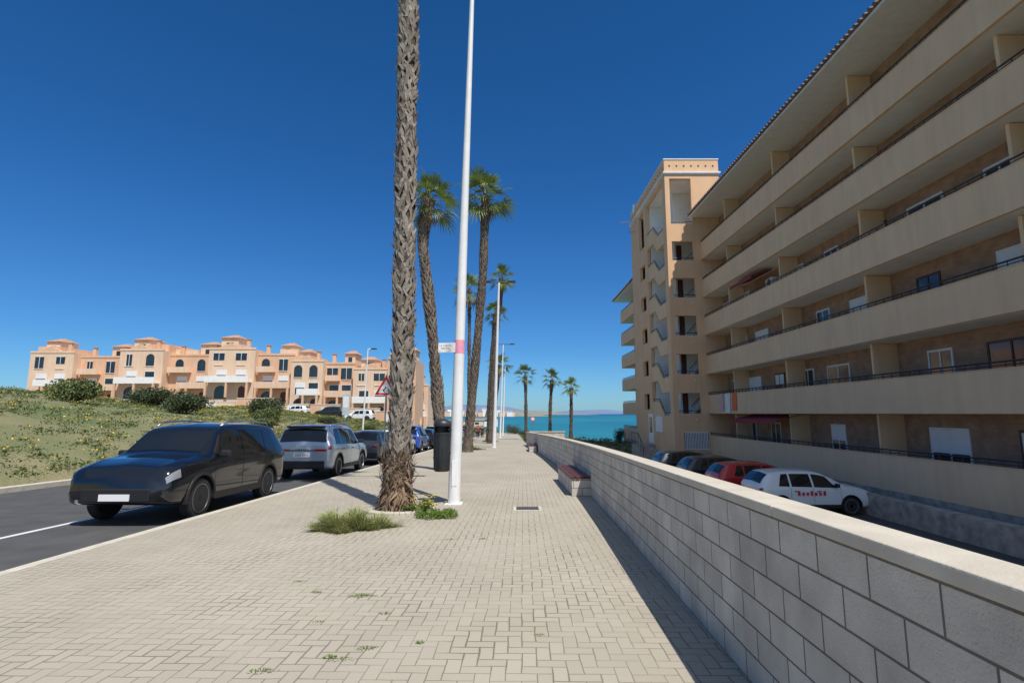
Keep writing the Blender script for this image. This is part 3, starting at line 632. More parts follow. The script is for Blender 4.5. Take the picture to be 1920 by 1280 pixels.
def make_car(kind):
    K=KINDS[kind]; ST=[np.array(r) for r in K['st']]; N=len(ST)-1
    def sec(s):
        y,zb,zbe,zt,wl,wb,wt=catm(ST,s)
        return np.array([(0,y,zb),(wl*.86,y,zb),(wl*.985,y,zb+.10),(wl*1.0,y,zb*.45+zbe*.55),(wb,y,zbe),(wt,y,zbe+(zt-zbe)*.84),(wt-.15,y,zt-.01),(0,y,zt+.02)])
    def S(s,t):
        p=catm(list(sec(s)),abs(t))
        if t<0: p=np.array([-p[0],p[1],p[2]])
        return p
    def nrm(s,t):
        e=.02; a=S(min(s+e,N),t)-S(max(s-e,0),t); b=S(s,t+e if t+e<7 else t)-S(s,t-e); n=np.cross(a,b)
        l=np.linalg.norm(n); n=n/l if l>1e-9 else np.array((0,0,1))
        c=np.array((0,K['L']/2,.8)); 
        if np.dot(n,S(s,t)-c)<0: n=-n
        return n
    def s_of_y(y):
        lo,hi=1.0,float(N)
        for _ in range(30):
            m=(lo+hi)/2
            if catm(ST,m)[0]<y: lo=m
            else: hi=m
        return lo
    root=thing('parked_car',(0,0,0),'car','car')
    mb=MB(); sub=6; ts=[k/5 for k in range(36)]; rings=[]
    for a in range(N*sub+1):
        s=a/sub; row=[S(s,t) for t in ts]; ring=[tuple(p) for p in row]+[(-p[0],p[1],p[2]) for p in row[-2:0:-1]]
        rings.append(ring)
    n=len(rings[0])
    for r_ in rings: mb.v+=r_
    for i in range(len(rings)-1):
        for k in range(n): mb.f.append((i*n+k,i*n+(k+1)%n,(i+1)*n+(k+1)%n,(i+1)*n+k)); mb.m.append(0)
    mb.f.append(tuple(range(n))); mb.f.append(tuple(range((len(rings)-1)*n,len(rings)*n))[::-1]); mb.m+=[0,0]
    body=mb.build('body',['white','black'],root,local=True,smooth=True)
    cut=MB()
    for wy in K['wy']:
        for s in (-1,1): cut.lathe([(K['wr']+.045,.60),(K['wr']+.045,1.2)] if s>0 else [(K['wr']+.045,-1.2),(K['wr']+.045,-.60)],(0,wy,K['wr']+.01),36,'x',mi=1)
    co=cut.build('cutter',['white','black']); md=body.modifiers.new('b','BOOLEAN'); md.object=co; md.operation='DIFFERENCE'; md.solver='EXACT'
    bpy.context.view_layer.update()
    me=bpy.data.meshes.new_from_object(body.evaluated_get(bpy.context.evaluated_depsgraph_get()))
    body.modifiers.clear(); body.data=me; bpy.data.objects.remove(co)
    try: me.set_sharp_from_angle(angle=R(40))
    except Exception: pass
    def patch(name,mat,parent,sf,nu=8,nv=6,off=.007):
        m=MB()
        for i in range(nu+1):
            for j in range(nv+1):
                s,t=sf(i/nu,j/nv); q=S(s,abs(t))+nrm(s,abs(t))*off
                m.v.append((q[0] if t>=0 else -q[0],q[1],q[2]))
        for i in range(nu):
            for j in range(nv): a=i*(nv+1)+j; m.f.append((a,a+1,a+nv+2,a+nv+1)); m.m.append(0)
        return m.build(name,mat,parent,local=True,smooth=True)
    for sg in (-1,1):
        for (a0,a1,b0_,b1) in K['win']:
            sa0,sa1,sb0,sb1=[s_of_y(v) for v in (a0,a1,b0_,b1)]
            patch('side_window','carglass',root,lambda u,v:((sa0+(sa1-sa0)*u)*(1-v)+(sb0+(sb1-sb0)*u)*v, sg*(4.08+.86*v)),off=.006)
    def across(s0,s1):
        def f(u,v):
            x=-1+2*u; t=7-abs(x)*1.75
            return (s0+(s1-s0)*v,(t if x>=0 else -t))
        return f
    patch('rear_window','carglass',root,across(*K['rw']),16,6)
    patch('windshield','carglass',root,across(*K['ws']),16,6)
    sm=MB()
    for sg in (-1,1):
        for yv in K['seams']:
            s=s_of_y(yv); ds=.006
            for j in range(10):
                t0=2.1+1.85*j/10; t1=2.1+1.85*(j+1)/10
                vs=[]
                for (ss,tt) in ((s-ds,t0),(s+ds,t0),(s+ds,t1),(s-ds,t1)):
                    p=S(ss,tt)+nrm(ss,tt)*.004; vs.append((sg*p[0],p[1],p[2]))
                sm.add(vs,[(0,1,2,3)])
    sm.build('panel_gaps','black',body,local=True)
    W=K['st'][4][4]; zb=K['st'][4][1]; wr=K['wr']
    for sg in (-1,1):
        MB().box(min(sg*(W-.03),sg*(W+.012)),max(sg*(W-.03),sg*(W+.012)),K['wy'][0]+wr+.06,K['wy'][1]-wr-.06,zb+.0,zb+.13).build('side_sill','black',root,local=True,bevel=.01)
    for wy in K['wy']:
        for sg in (-1,1):
            at=MB(); n=18
            for k in range(n):
                a,b=PI*(-.04+1.08*k/n),PI*(-.04+1.08*(k+1)/n); ri,ro=wr+.04,wr+(.10 if kind=='suv' else .065)
                x0,x1=sg*(W-.06),sg*(W+.014)
                def q(x,r,t): return (x,wy+r*math.cos(t),wr+.01+r*math.sin(t))
                at.add([q(x0,ri,a),q(x0,ro,a),q(x0,ro,b),q(x0,ri,b),q(x1,ri,a),q(x1,ro-.01,a),q(x1,ro-.01,b),q(x1,ri,b)],[(4,5,6,7),(0,4,7,3),(1,2,6,5)])
            at.build('wheel_arch','black' if kind=='suv' else 'rubber',root,local=True)
            w=bpy.data.objects.new('wheel',None); COL.objects.link(w); w.parent=root; w.location=(sg*(W-.115),wy,wr)
            MB().lathe([(wr*.68,-.10),(wr*.93,-.10),(wr,-.07),(wr,.07),(wr*.93,.105),(wr*.70,.10)],(0,0,0),32,'x').build('tyre','rubber',w,local=True,smooth='auto')
            rm=MB(); s=sg
            rm.lathe([(wr*.70,.085*s),(wr*.72,.108*s),(wr*.66,.108*s),(wr*.62,.05*s)] if s>0 else [(wr*.62,.05*s),(wr*.66,.108*s),(wr*.72,.108*s),(wr*.70,.085*s)],(0,0,0),32,'x')
            rm.lathe([(.055,.03*s),(.05,.10*s)],(0,0,0),16,'x')
            for k in range(5):
                a=2*PI*k/5+.3
                for da in (-.17,.17):
                    d=Vector((0,math.cos(a+da),math.sin(a+da))); t_=Vector((0,-math.sin(a),math.cos(a)))*.017
                    p0=Vector((.095*s,0,0))+d*.04; p1=Vector((.10*s,0,0))+d*wr*.67
                    bk=Vector((-.03*s,0,0)); rm.add([p0-t_,p0+t_,p1+t_,p1-t_,p0-t_+bk,p0+t_+bk,p1+t_+bk,p1-t_+bk],[(0,1,2,3),(0,4,5,1),(1,5,6,2),(2,6,7,3),(3,7,4,0)])
            rm.build('rim','rim',w,local=True)
            MB().lathe([(wr*.66,.035*s),(wr*.60,.045*s)],(0,0,0),28,'x').build('brake_disc','black',w,local=True)
    zbe=K['st'][0][2]; z0=K['st'][0][1]
    MB().box(-.74,.74,-.04,.12,z0-.12,z0+.12).build('rear_bumper','black',root,local=True,bevel=.03)
    MB().box(-.58,.58,K['L']-.10,K['L']+.02,z0-.06,z0+.16).build('grille','black',root,local=True,bevel=.02)
    if kind=='suv': MB().box(-.60,.60,.12,.36,1.655,1.70).build('spoiler','black',root,local=True,bevel=.015)
    for sg in (-1,1):
        a,b=(.40,.79) if kind=='suv' else (.45,.70)
        MB().box(min(sg*a,sg*b),max(sg*a,sg*b),-.012,.10,zbe-.12,zbe-.05).build('tail_light','redlens',root,local=True,bevel=.01)
        patch('tail_light','redlens',root,lambda u,v:(.35+1.1*u,sg*(3.62+.33*v)),5,3,.006)
        patch('headlight','clearlens',root,lambda u,v:(N-1.45+.95*u,sg*(3.45+.5*v)),6,4,.006)
        ym=K['win'][2][1]-.12; zm=K['st'][5][2]+.04
        x0=W-.02; MB().box(min(sg*x0,sg*(x0+.2)),max(sg*x0,sg*(x0+.2)),ym-.04,ym+.07,zm,zm+.13).build('mirror','black',root,local=True,bevel=.03)
        for yv in (K['seams'][0]+.16,K['seams'][1]+.16): 
            MB().box(min(sg*(W-.03),sg*(W+.012)),max(sg*(W-.03),sg*(W+.012)),yv-.05,yv+.10,K['st'][4][2]-.14,K['st'][4][2]-.11).build('door_handle','black',root,local=True)
        if K['rails']: MB().tube([(sg*.66,.55,1.70),(sg*.67,.7,1.77),(sg*.675,1.6,1.81),(sg*.67,2.4,1.78),(sg*.65,2.65,1.69)],.018,8).build('roof_rail','rim',root,local=True,smooth=True)
    pz=(z0+zbe)/2+.03 if kind=='suv' else (z0+zbe)/2
    MB().box(-.26,.26,-.018,.0,pz-.06,pz+.06).build('number_plate','plate',root,local=True)
    if kind=='suv': MB().box(-.66,.66,-.010,.0,pz+.13,pz+.16).build('tailgate_strip','black',root,local=True)
    MB().box(-.26,.26,K['L'],K['L']+.03,z0-.04,z0+.07).build('number_plate','plate',root,local=True)
    PROTO[kind]=root; root['pz']=pz
    return root
for k in KINDS: make_car(k)
def car(kind,pnt,x,y,z,label,rot=0,rim=None,plate=None,group='cars parked along the kerb'):
    o=copy_tree(PROTO[kind])
    o.location=(x,y,z); o.rotation_euler=(0,0,rot)
    tag(o,label,'car',group)
    for c in o.children:
        if c.name.startswith('body'):
            c.data=c.data.copy(); c.data.materials[0]=PT[pnt]
        if rim and c.name.startswith('wheel') and c.type=='EMPTY':
            for g in c.children:
                if g.name.startswith('rim'): g.data=g.data.copy(); g.data.materials[0]=MT[rim]
        if plate and c.name.startswith('number_plate') and c.data.vertices[0].co.y<1:
            text_mesh('plate_text',plate,.105,'ink',c,(0,-.020,o['pz']),local=True)
    return o
RD=lambda y:gz(y)-.13
def kcar(kind,pnt,ynear,label,rot=0,x=None,**k):
    W=.935 if kind=='suv' else .87; xc=-5.78-W if x is None else x; Ln=KINDS[kind]['L']
    if rot: o=car(kind,pnt,xc,ynear+Ln,RD(ynear+Ln),label,PI,**k); o.rotation_euler.x=math.atan(SL)
    else: o=car(kind,pnt,xc,ynear,RD(ynear),label,0,**k); o.rotation_euler.x=-math.atan(SL)
    return o
kcar('suv','black',9.1,'black sport utility car nearest the camera, cut by the left edge of the photo',rot=1,rim='rimdark')
s=kcar('suv','silver',17.0,'silver sport utility car with roof rails parked behind the black car',plate='5543 MVS')
text_mesh('badge','O M O D A',.085,'ink',s,(0,-.013,.945),local=True)
kcar('hatch','grey',23.4,'dark grey hatchback parked ahead of the silver car, left of the near palm',plate='1412 MFY')
kcar('hatch','white',28.4,'white hatchback mostly hidden behind the near palm trunk')
kcar('suv','blue',33.2,'bright blue car parked just left of the litter bin')
kcar('hatch','dark',39,'dark hatchback directly ahead of the blue car')
kcar('suv','white',45,'white car glimpsed between the bin and the lamp post')
kcar('hatch','grey',50.5,'grey hatchback far along the kerb left of the lamp post')
kcar('suv','dark',56,'dark car far along the kerb behind the palm trunks')
kcar('hatch','silver',62,'small silver car far along the kerb right of the lamp post')
kcar('hatch','red',68,'small red car farthest but one along the kerb')
kcar('suv','dark',74,'dark car at the far end of the kerbside row')
GF='cars parked before the terraced houses'
def fcar(kind,pnt,px,Y,label,rot):
    x=(px-960)/F*Y; o=car(kind,pnt,x,Y,H(x,Y)+.02,label,rot,group=GF); return o
fcar('hatch','white',582,84,'white car at the far left in front of the terraced houses',PI/2)
fcar('suv','dark',648,84,'dark car in front of the middle terraced houses',PI/2)
fcar('suv','white',704,82,'white car parked near the tall left street lamp',PI/2)
GL='cars in the lower car park beyond the wall'
for kind,pnt,x,y,l in [('hatch','dark',7.9,29.6,'dark car roof farthest back in the lower car park'),('hatch','dark',8.2,26.0,'dark grey car in the lower car park left of the red one'),
     ('hatch','red',8.5,22.9,'red car in the lower car park seen over the wall'),('hatch','white',8.8,19.9,'white car with red marking at the right edge, seen over the wall')]:
    o=car(kind,pnt,x,y,LOT+.003,l,-PI/2,group=GL)
    if pnt=='white':
        for sx_ in (-1,1):
            m=MB()
            for k in range(7): m.box(min(sx_*.884,sx_*.888),max(sx_*.884,sx_*.888),1.3+k*.15,1.39+k*.15,.68,.79 if k%3 else .84)
            m.build('red_marking','signred',o,local=True)
def rm_tree(o):
    for c in list(o.children): rm_tree(c)
    bpy.data.objects.remove(o)
for k in PROTO.values(): rm_tree(k)
# ---------------------------------------------------------------- signs
sc=P(724,724,23); sb=Vector((sc.x,23.0,gz(23)))
sg=thing('warning_sign',sb,'triangular red and white road sign showing left of the near palm trunk','road sign')
MB().tube([sb,(sb.x,sb.y,sc.z+.5)],.03,10).build('post','rim',sg)
def tri(r,c,y0,y1):
    return MB().prism([(c.x+r*math.cos(a),c.z-.1+r*math.sin(a)) for a in (PI/2,PI/2+2*PI/3,PI/2+4*PI/3)],y0,y1,'y')
tri(.56,sc,sc.y-.05,sc.y-.035).build('border','signred',sg); tri(.38,sc,sc.y-.056,sc.y-.0505).build('face','white',sg)
mb=MB()
pts=[(-.0,-.16),(-.06,-.08),(.01,.0),(.05,.04),(.02,.10)]
for a,b in zip(pts[:-1],pts[1:]):
    mb.add([(sc.x-.04+a[0]-.03,sc.y-.06,sc.z-.10+a[1]),(sc.x-.04+a[0]+.03,sc.y-.06,sc.z-.10+a[1]),(sc.x-.04+b[0]+.03,sc.y-.06,sc.z-.10+b[1]),(sc.x-.04+b[0]-.03,sc.y-.06,sc.z-.10+b[1])],[(0,1,2,3)])
mb.build('symbol','ink',sg)
Y=60; x=(651-960)/F*Y
ip=thing('info_sign',(x,Y,H(x,Y)),'tall pale blue upright information panel across the road','sign')
zt=P(651,738,Y).z; zb=P(651,778,Y).z
MB().box(x-.40,x+.40,Y-.06,Y+.06,zb,zt).build('panel','infoblue',ip,bevel=.02)
MB().box(x-.32,x+.32,Y-.066,Y-.0605,zb+.9,zt-.3).build('poster','white',ip)
[MB().box(x+s*.3-.03,x+s*.3+.03,Y-.04,Y+.04,H(x,Y)-.1,zb).build('post','rim',ip) for s in (-1,1)]
Y=62; bx=(684-960)/F*Y; tt=P(690,655,Y)
lamp((bx,Y,H(bx,Y)-.05),tt,'single headed grey street lamp before the terraced houses',arm=.7,rb=.11,rt=.06,double=False,group=None)
Y=70; cc=P(999,785,Y)
rs=thing('round_sign',(cc.x,Y,gz(Y)-.4),'small round red bordered road sign beyond the end of the wall','road sign')
MB().tube([(cc.x,Y,gz(Y)-.5),(cc.x,Y,cc.z+.3)],.035,8).build('post','rim',rs)
MB().lathe([(.32,0),(.32,.03)],(cc.x,Y-.08,cc.z),24,'y').build('border','signred',rs)
MB().lathe([(.22,0),(.22,.02)],(cc.x,Y-.103,cc.z),24,'y').build('face','white',rs)
# ---------------------------------------------------------------- stair tower
X0,Y0,Y1=11.5,37.4,48.6; XR=15.6; ZG=-2.0
SI=[1.55+2.8*k for k in range(6)]
tw=thing('stair_tower',(X0,Y0,ZG),'tall peach stair tower with open zigzag stairs beside the apartment block','tower')
mb=MB()
mb.box(X0,X0+.35,Y0,Y0+.8,ZG,19.1)
mb.box(X0,X0+.25,43,43.9,ZG,19.1)
mb.box(X0,X0+.25,45.6,Y1,ZG,19.1)
mb.box(13.45,XR,Y0,Y0+.25,ZG,19.1)
mb.box(XR-.25,XR,Y0+.25,Y1,ZG,19.1); mb.box(X0+.25,XR-.25,Y1-.25,Y1,ZG,19.1)
mb.box(X0,X0+.25,Y0+.8,43,ZG,SI[0]-.2)
mb.box(X0+.35,13.45,Y0,Y0+.25,ZG,SI[0])
for k in range(5):
    mb.box(X0+.35,13.45,Y0,Y0+.25,SI[k]+1.45,SI[k+1])
    mb.box(X0,X0+.25,43.9,45.6,SI[k]+1.65,SI[k+1]+.35)
mb.box(X0,X0+.25,43.9,45.6,ZG,SI[0]+.35)
mb.box(X0,XR,Y0,Y1,19.1,20.6)
mb.build('wall','peach',tw)
mb=MB(); mb.box(X0-.07,XR+.07,Y0-.07,Y1+.07,19.42,19.5); mb.box(X0-.12,XR+.12,Y0-.12,Y1+.12,19.5,19.62); mb.box(X0-.04,XR+.04,Y0-.04,Y1+.04,20.6,20.68)
mb.build('cornice','white',tw)
mb=MB()
for k in range(7): mb.lathe([(.07,0),(.07,.01)],(X0+.4+k*.55,Y0-.012,20.1),10,'y')
for k in range(18): mb.lathe([(.07,0),(.07,.01)],(X0-.012,Y0+.5+k*.6,20.1),10,'x')
mb.build('vent_holes','black',tw)
mb=MB()
for k in range(6):
    z=SI[k]; zt_=z+2.57 if k<5 else 19.05
    mb.box(X0+.26,XR-.26,Y0+.26,Y1-.26,z-.22,z-.02)
    mb.box(12.9,12.98,40.1,43.0,z+.001,zt_)            # white wall behind the stair openings
    mb.box(12.981,XR-.26,40.1,40.2,z+.001,zt_)         # white wall behind the front opening
    mb.box(X0+.3,12.9,43.001,43.08,z+.001,zt_)
    mb.box(12.2,12.28,43.9,45.6,z+.001,zt_)            # white wall behind the narrow opening
mb.box(X0+.26,XR-.26,Y0+.26,Y1-.26,19.06,19.095)
mb.build('interior_wall','offwhite',tw)
for k in range(5):
    z=SI[k]
    MB().prism([(13.35,z+.0),(13.62,z+.0),(15.0,z+1.5),(15.0,z+1.75)],39.3,40.0,'y').build('stair_flight','offwhite',tw)
    MB().prism([(13.35,z+.5),(13.35,z+.56),(15.0,z+2.2),(15.0,z+2.14)],39.2,39.25,'y').build('inner_handrail','darkmetal',tw)
    MB().box(13.02,13.42,40.04,40.099,z+.002,z+2.0).build('door','wood',tw)
for k in range(6):
    z=SI[k]; poly=[(43,z-.25),(43,z+.95),(41.3,z+.95),(39.9,z-.15),(Y0+.8,z-.15),(Y0+.8,z-1.25),(40.1,z-1.25),(41.3,z-.25)]
    if k==0: poly=[(43,z-.195),(43,z+.95),(41.3,z+.95),(39.9,z-.15),(Y0+.8,z-.15),(Y0+.8,z-.195)]
    sp=MB().prism(poly,X0+.02,X0+.2,'x').build('stair_parapet','peach2',tw)
    rp=[(43,z+.95),(41.3,z+.95),(39.9,z-.15),(Y0+.8,z-.15)]
    rl=MB().tube([(X0+.1,a,b+.2) for a,b in rp],.028,6)
    for a,b in [(42.8,z+.95),(42,z+.95),(41.2,z+.9),(40.6,z+.4),(39.9,z-.15),(39,z-.15),(38.4,z-.15)]: rl.tube([(X0+.1,a,b-.02),(X0+.1,a,b+.2)],.015,5)
    rl.build('handrail','darkmetal',sp)
    fr=MB().tube([(X0+.35,Y0+.1,z+.2),(13.45,Y0+.1,z+.2)],.025,6)
    for q in range(9): fr.tube([(X0+.45+q*.2,Y0+.1,z),(X0+.45+q*.2,Y0+.1,z+.2)],.010,4)
    fr.build('opening_rail','darkmetal',tw)
    if k<5: box('wall_light','white',tw,13.05,13.13,Y0-.06,Y0-.003,z-.5,z-.38)
dr=box('entrance_door','white',tw,X0-.05,X0-.003,42.95,44.3,-.85,1.55); box('door_glass','glass',dr,X0-.056,X0-.051,43.2,44.05,.0,1.25)
wd=box('window','white',tw,X0-.04,X0-.003,40.3,42.2,.15,1.35); box('shutter','offwhite',wd,X0-.05,X0-.041,40.4,42.1,.22,1.3)
mb=MB()
for k in range(7): mb.box(X0-1.4,X0-.002,42.6,44.9,ZG,-.95) if k==0 else mb.box(X0-1.4,X0-.002,42.6-.3*k,42.6-.3*(k-1)-.002,ZG,-.95-.15*k)
mb.build('entrance_steps','stone',tw)
mb=MB().tube([(X0-1.38,44.9,.0),(X0-1.38,42.6,.0),(X0-1.38,41.0,-.85)],.035,6)
for a,b in [(44.8,0),(43.7,0),(42.6,0),(41.8,-.42),(41.0,-.85)]: mb.tube([(X0-1.38,a,b),(X0-1.38,a,b-.95)],.02,5)
mb.build('entrance_rail','darkmetal',tw)
gr=MB().box(12.15,13.85,Y0-.03,Y0-.003,-.95,.25).build('gate','iron',tw)
g2=MB()
for k in range(15): g2.box(12.2+k*.11,12.255+k*.11,Y0-.06,Y0-.031,-.9,.2)
g2.box(12.15,13.85,Y0-.075,Y0-.061,.2,.27); g2.box(12.15,13.85,Y0-.075,Y0-.061,-.95,-.88)
g2.build('gate_bars','white',gr)
MB().box(X0+.02,13.9,Y0-.07,Y0-.061,ZG,-1.1).build('plinth','stone',tw)
dp=Vector((X0-.25,45.3,19.9))
sd=thing('satellite_dish',dp,'white satellite dish on the side of the stair tower roof','satellite dish')
dm=MB(); dm.tube([dp+Vector((.25,0,-.3)),dp],.03,6); dm.build('bracket','rim',sd)
ds=MB(); n=20
for i in range(5):
    r=.42*i/4
    for k in range(n): t=2*PI*k/n; ds.v.append((dp.x-.05+.25*r*r/.42-.3,dp.y+r*math.cos(t),dp.z+r*math.sin(t)))
for i in range(4):
    for k in range(n): ds.f.append((i*n+k,i*n+(k+1)%n,(i+1)*n+(k+1)%n,(i+1)*n+k)); ds.m.append(0)
ds.build('dish','white',sd,smooth=True)
def antenna(x,y,z,h,label):
    a=thing('tv_antenna',(x,y,z),label,'antenna')
    MB().tube([(x,y,z),(x,y,z+h)],.025,6).build('mast','rim',a)
    m=MB().tube([(x-.8,y,z+h),(x+.5,y,z+h)],.015,5)
    for k in range(7): m.tube([(x-.8+k*.2,y-.3,z+h),(x-.8+k*.2,y+.3,z+h-.0)],.01,4); m.tube([(x-.8+k*.2,y,z+h-.2),(x-.8+k*.2,y,z+h+.2)],.01,4)
    m.build('elements','rim',a); MB().tube([(x,y,z+.05),(X0,y,z+.05)],.03,6).build('wall_bracket','rim',a)
antenna(X0-.6,46.8,18.2,1.0,'thin television antenna sticking out left of the stair tower')
# ---------------------------------------------------------------- apartment wings
def wing(label,X,Ya,Yb,bots,bh,eave,wallmat,wstep,seed,D=1.5,BW=10):
    rg=random.Random(seed)
    w=thing('apartment_building',(X,Ya,ZG),label,'apartment building')
    MB().box(X+D,X+BW,Ya,Yb,ZG,eave).build('wall',wallmat,w)
    MB().box(X-.03,X+D-.01,Ya+.02,Yb-.02,ZG,bots[0]-.003).build('plinth','stone',w)
    for i,b in enumerate(bots):
        bl=MB(); bl.box(X,X+.13,Ya,Yb,b,b+bh); bl.box(X+.131,X+D-.003,Ya,Yb,b,b+.2)
        bl.box(X+.131,X+D-.003,Ya,Ya+.13,b+.201,b+bh); bl.box(X+.131,X+D-.003,Yb-.13,Yb,b+.201,b+bh)
        o=bl.build('balcony','peach2',w)
        MB().box(X+.14,X+D-.01,Ya+.14,Yb-.14,b-.012,b-.003).build('soffit','offwhite',o) if b>ZG+1 else None
        MB().box(X-.01,X+.145,Ya-.01,Yb+.01,b+bh+.002,b+bh+.04).build('parapet_cap','peach',o)
        rl=MB().tube([(X+.07,Ya,b+bh+.22),(X+.07,Yb,b+bh+.22)],.03,6)
        yv=Ya+.05
        while yv<Yb: rl.tube([(X+.07,yv,b+bh+.04),(X+.07,yv,b+bh+.22)],.018,4); yv+=.45
        rl.tube([(X+.07,Ya,b+bh+.12),(X+.07,Yb,b+bh+.12)],.015,4)
        rl.build('railing','darkmetal',o)
        top=(bots[i+1] if i+1<len(bots) else eave)-.02
        yv=Ya+1.0; j=0
        while yv+1.4<Yb:
            kind=(j+i)%3; ww=1.7 if kind==0 else 1.1; z0=b+.2 if kind<2 else b+1.1; z1=min(b+2.3,top)
            f=MB(); xx=X+D-.05
            f.box(xx,X+D-.002,yv,yv+.07,z0,z1); f.box(xx,X+D-.002,yv+ww-.07,yv+ww,z0,z1); f.box(xx,X+D-.002,yv+.07,yv+ww-.07,z1-.08,z1); f.box(xx,X+D-.002,yv+ww/2-.03,yv+ww/2+.03,z0,z1-.08)
            if kind==2: f.box(xx-.04,X+D-.002,yv+.07,yv+ww-.07,z0-.05,z0)
            g=MB().box(xx+.02,X+D-.004,yv+.071,yv+ww-.071,z0,z1-.081).build('window','glass',w)
            f.build('window_frame','white' if rg.random()<.7 else 'wood',g)
            if rg.random()<.45: 
                hh=(z1-z0)*rg.uniform(.3,.7); MB().box(xx+.005,xx+.018,yv+.072,yv+ww-.072,z1-.08-hh,z1-.082).build('shutter','offwhite',g)
            yv+=wstep*rg.uniform(.85,1.1); j+=1
        for yv in np.arange(Ya+6.2,Yb-1,6.6):
            MB().box(X+.5,X+D-.005,yv,yv+.12,b+.203,top-.02).build('partition','peach2',w)
    MB().prism([(X-.75,eave+.02),(X+D+1,eave+.02),(X+D+1,eave+.2),(X-.75,eave+.14)],Ya-.3,Yb+.3 if Yb>40 else Yb-.02,'y').build('eave','white',w)
    rm=MB(); ye=Yb+.3 if Yb>40 else Yb-.02; yv=Ya-.35
    n=int((ye-yv)/.28)
    rm.prism([(X-.85,eave+.145),(X+BW/2,eave+1.9),(X+BW+.8,eave+.145)],Ya-.32,ye,'y')
    for k in range(n):
        yy_=yv+.05+k*.28+.1
        rm.tube([(X-.88,yy_,eave+.19),(X+BW/2,yy_,eave+1.94)],.09,6)
    rm.build('roof','tiledark',w)
    return w
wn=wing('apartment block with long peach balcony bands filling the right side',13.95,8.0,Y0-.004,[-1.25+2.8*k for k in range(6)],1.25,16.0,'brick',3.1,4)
wf=wing('farther apartment wing with balcony ends, left of the stair tower',12.7,Y1+.004,60.3,[-1.15+2.62*k for k in range(6)],1.2,14.5,'peach',3.1,5)
def towel(Y,w,z0,z1,mat,label):
    X=13.95; o=MB(); n=8
    for i in range(n+1):
        y=Y+w*i/n; dx=.02*math.sin(i*1.9)
        o.v+=[(X-.05+dx,y,z0),(X-.035+dx*.5,y,(z0+z1)/2),(X-.03,y,z1),(X+.17,y,z1+.01)]
    for i in range(n):
        for k in range(3): o.f.append((i*4+k,i*4+4+k,i*4+5+k,i*4+1+k)); o.m.append(0)
    return tag(o.build('towel',mat),label,'towel','laundry on the balcony')
zt=1.55+1.25+.05
towel(34.6,.75,1.75,zt,'redwhite','pale patterned towel, left of the laundry on the balcony')
towel(33.55,.8,1.6,zt,'white','white towel hanging between the patterned and the orange one')
towel(32.6,.7,1.75,zt,'orange','bright orange towel hanging over the balcony parapet')
def awning(y0,y1,z,out,label):
    a=thing('awning',(13.9,y0,z),label,'awning','maroon balcony awnings')
    MB().prism([(13.9+1.2,z+.12),(13.9+1.2,z+.08),(13.9-out,z-.28),(13.9-out,z-.24)],y0,y1,'y').build('canopy','maroon',a)
    MB().prism([(13.9-out,z-.24),(13.9-out-.012,z-.24),(13.9-out-.012,z-.42),(13.9-out,z-.42)],y0,y1,'y').build('valance','maroon',a)
awning(27.4,32.9,1.42,.3,'long maroon awning over the lowest balcony, right of the laundry')
awning(29.5,32.5,9.75,.02,'maroon awning under the upper balcony band')
ac=thing('air_conditioner',(15.1,29.6,8.4),'white air conditioner box mounted behind an upper balcony parapet','air conditioner')
MB().box(14.95,15.4,29.3,30.1,8.75,9.35).build('case','white',ac,bevel=.02); MB().lathe([(.22,0),(.22,-.01)],(14.945,29.65,9.05),20,'x').build('fan_grille','iron',ac)
lw=MB().box(12.6,13.1,10,36.2,LOT-.1,-1.3).build('garden_wall','stone'); tag(lw,'low rough stone wall at the back of the lower car park','wall')
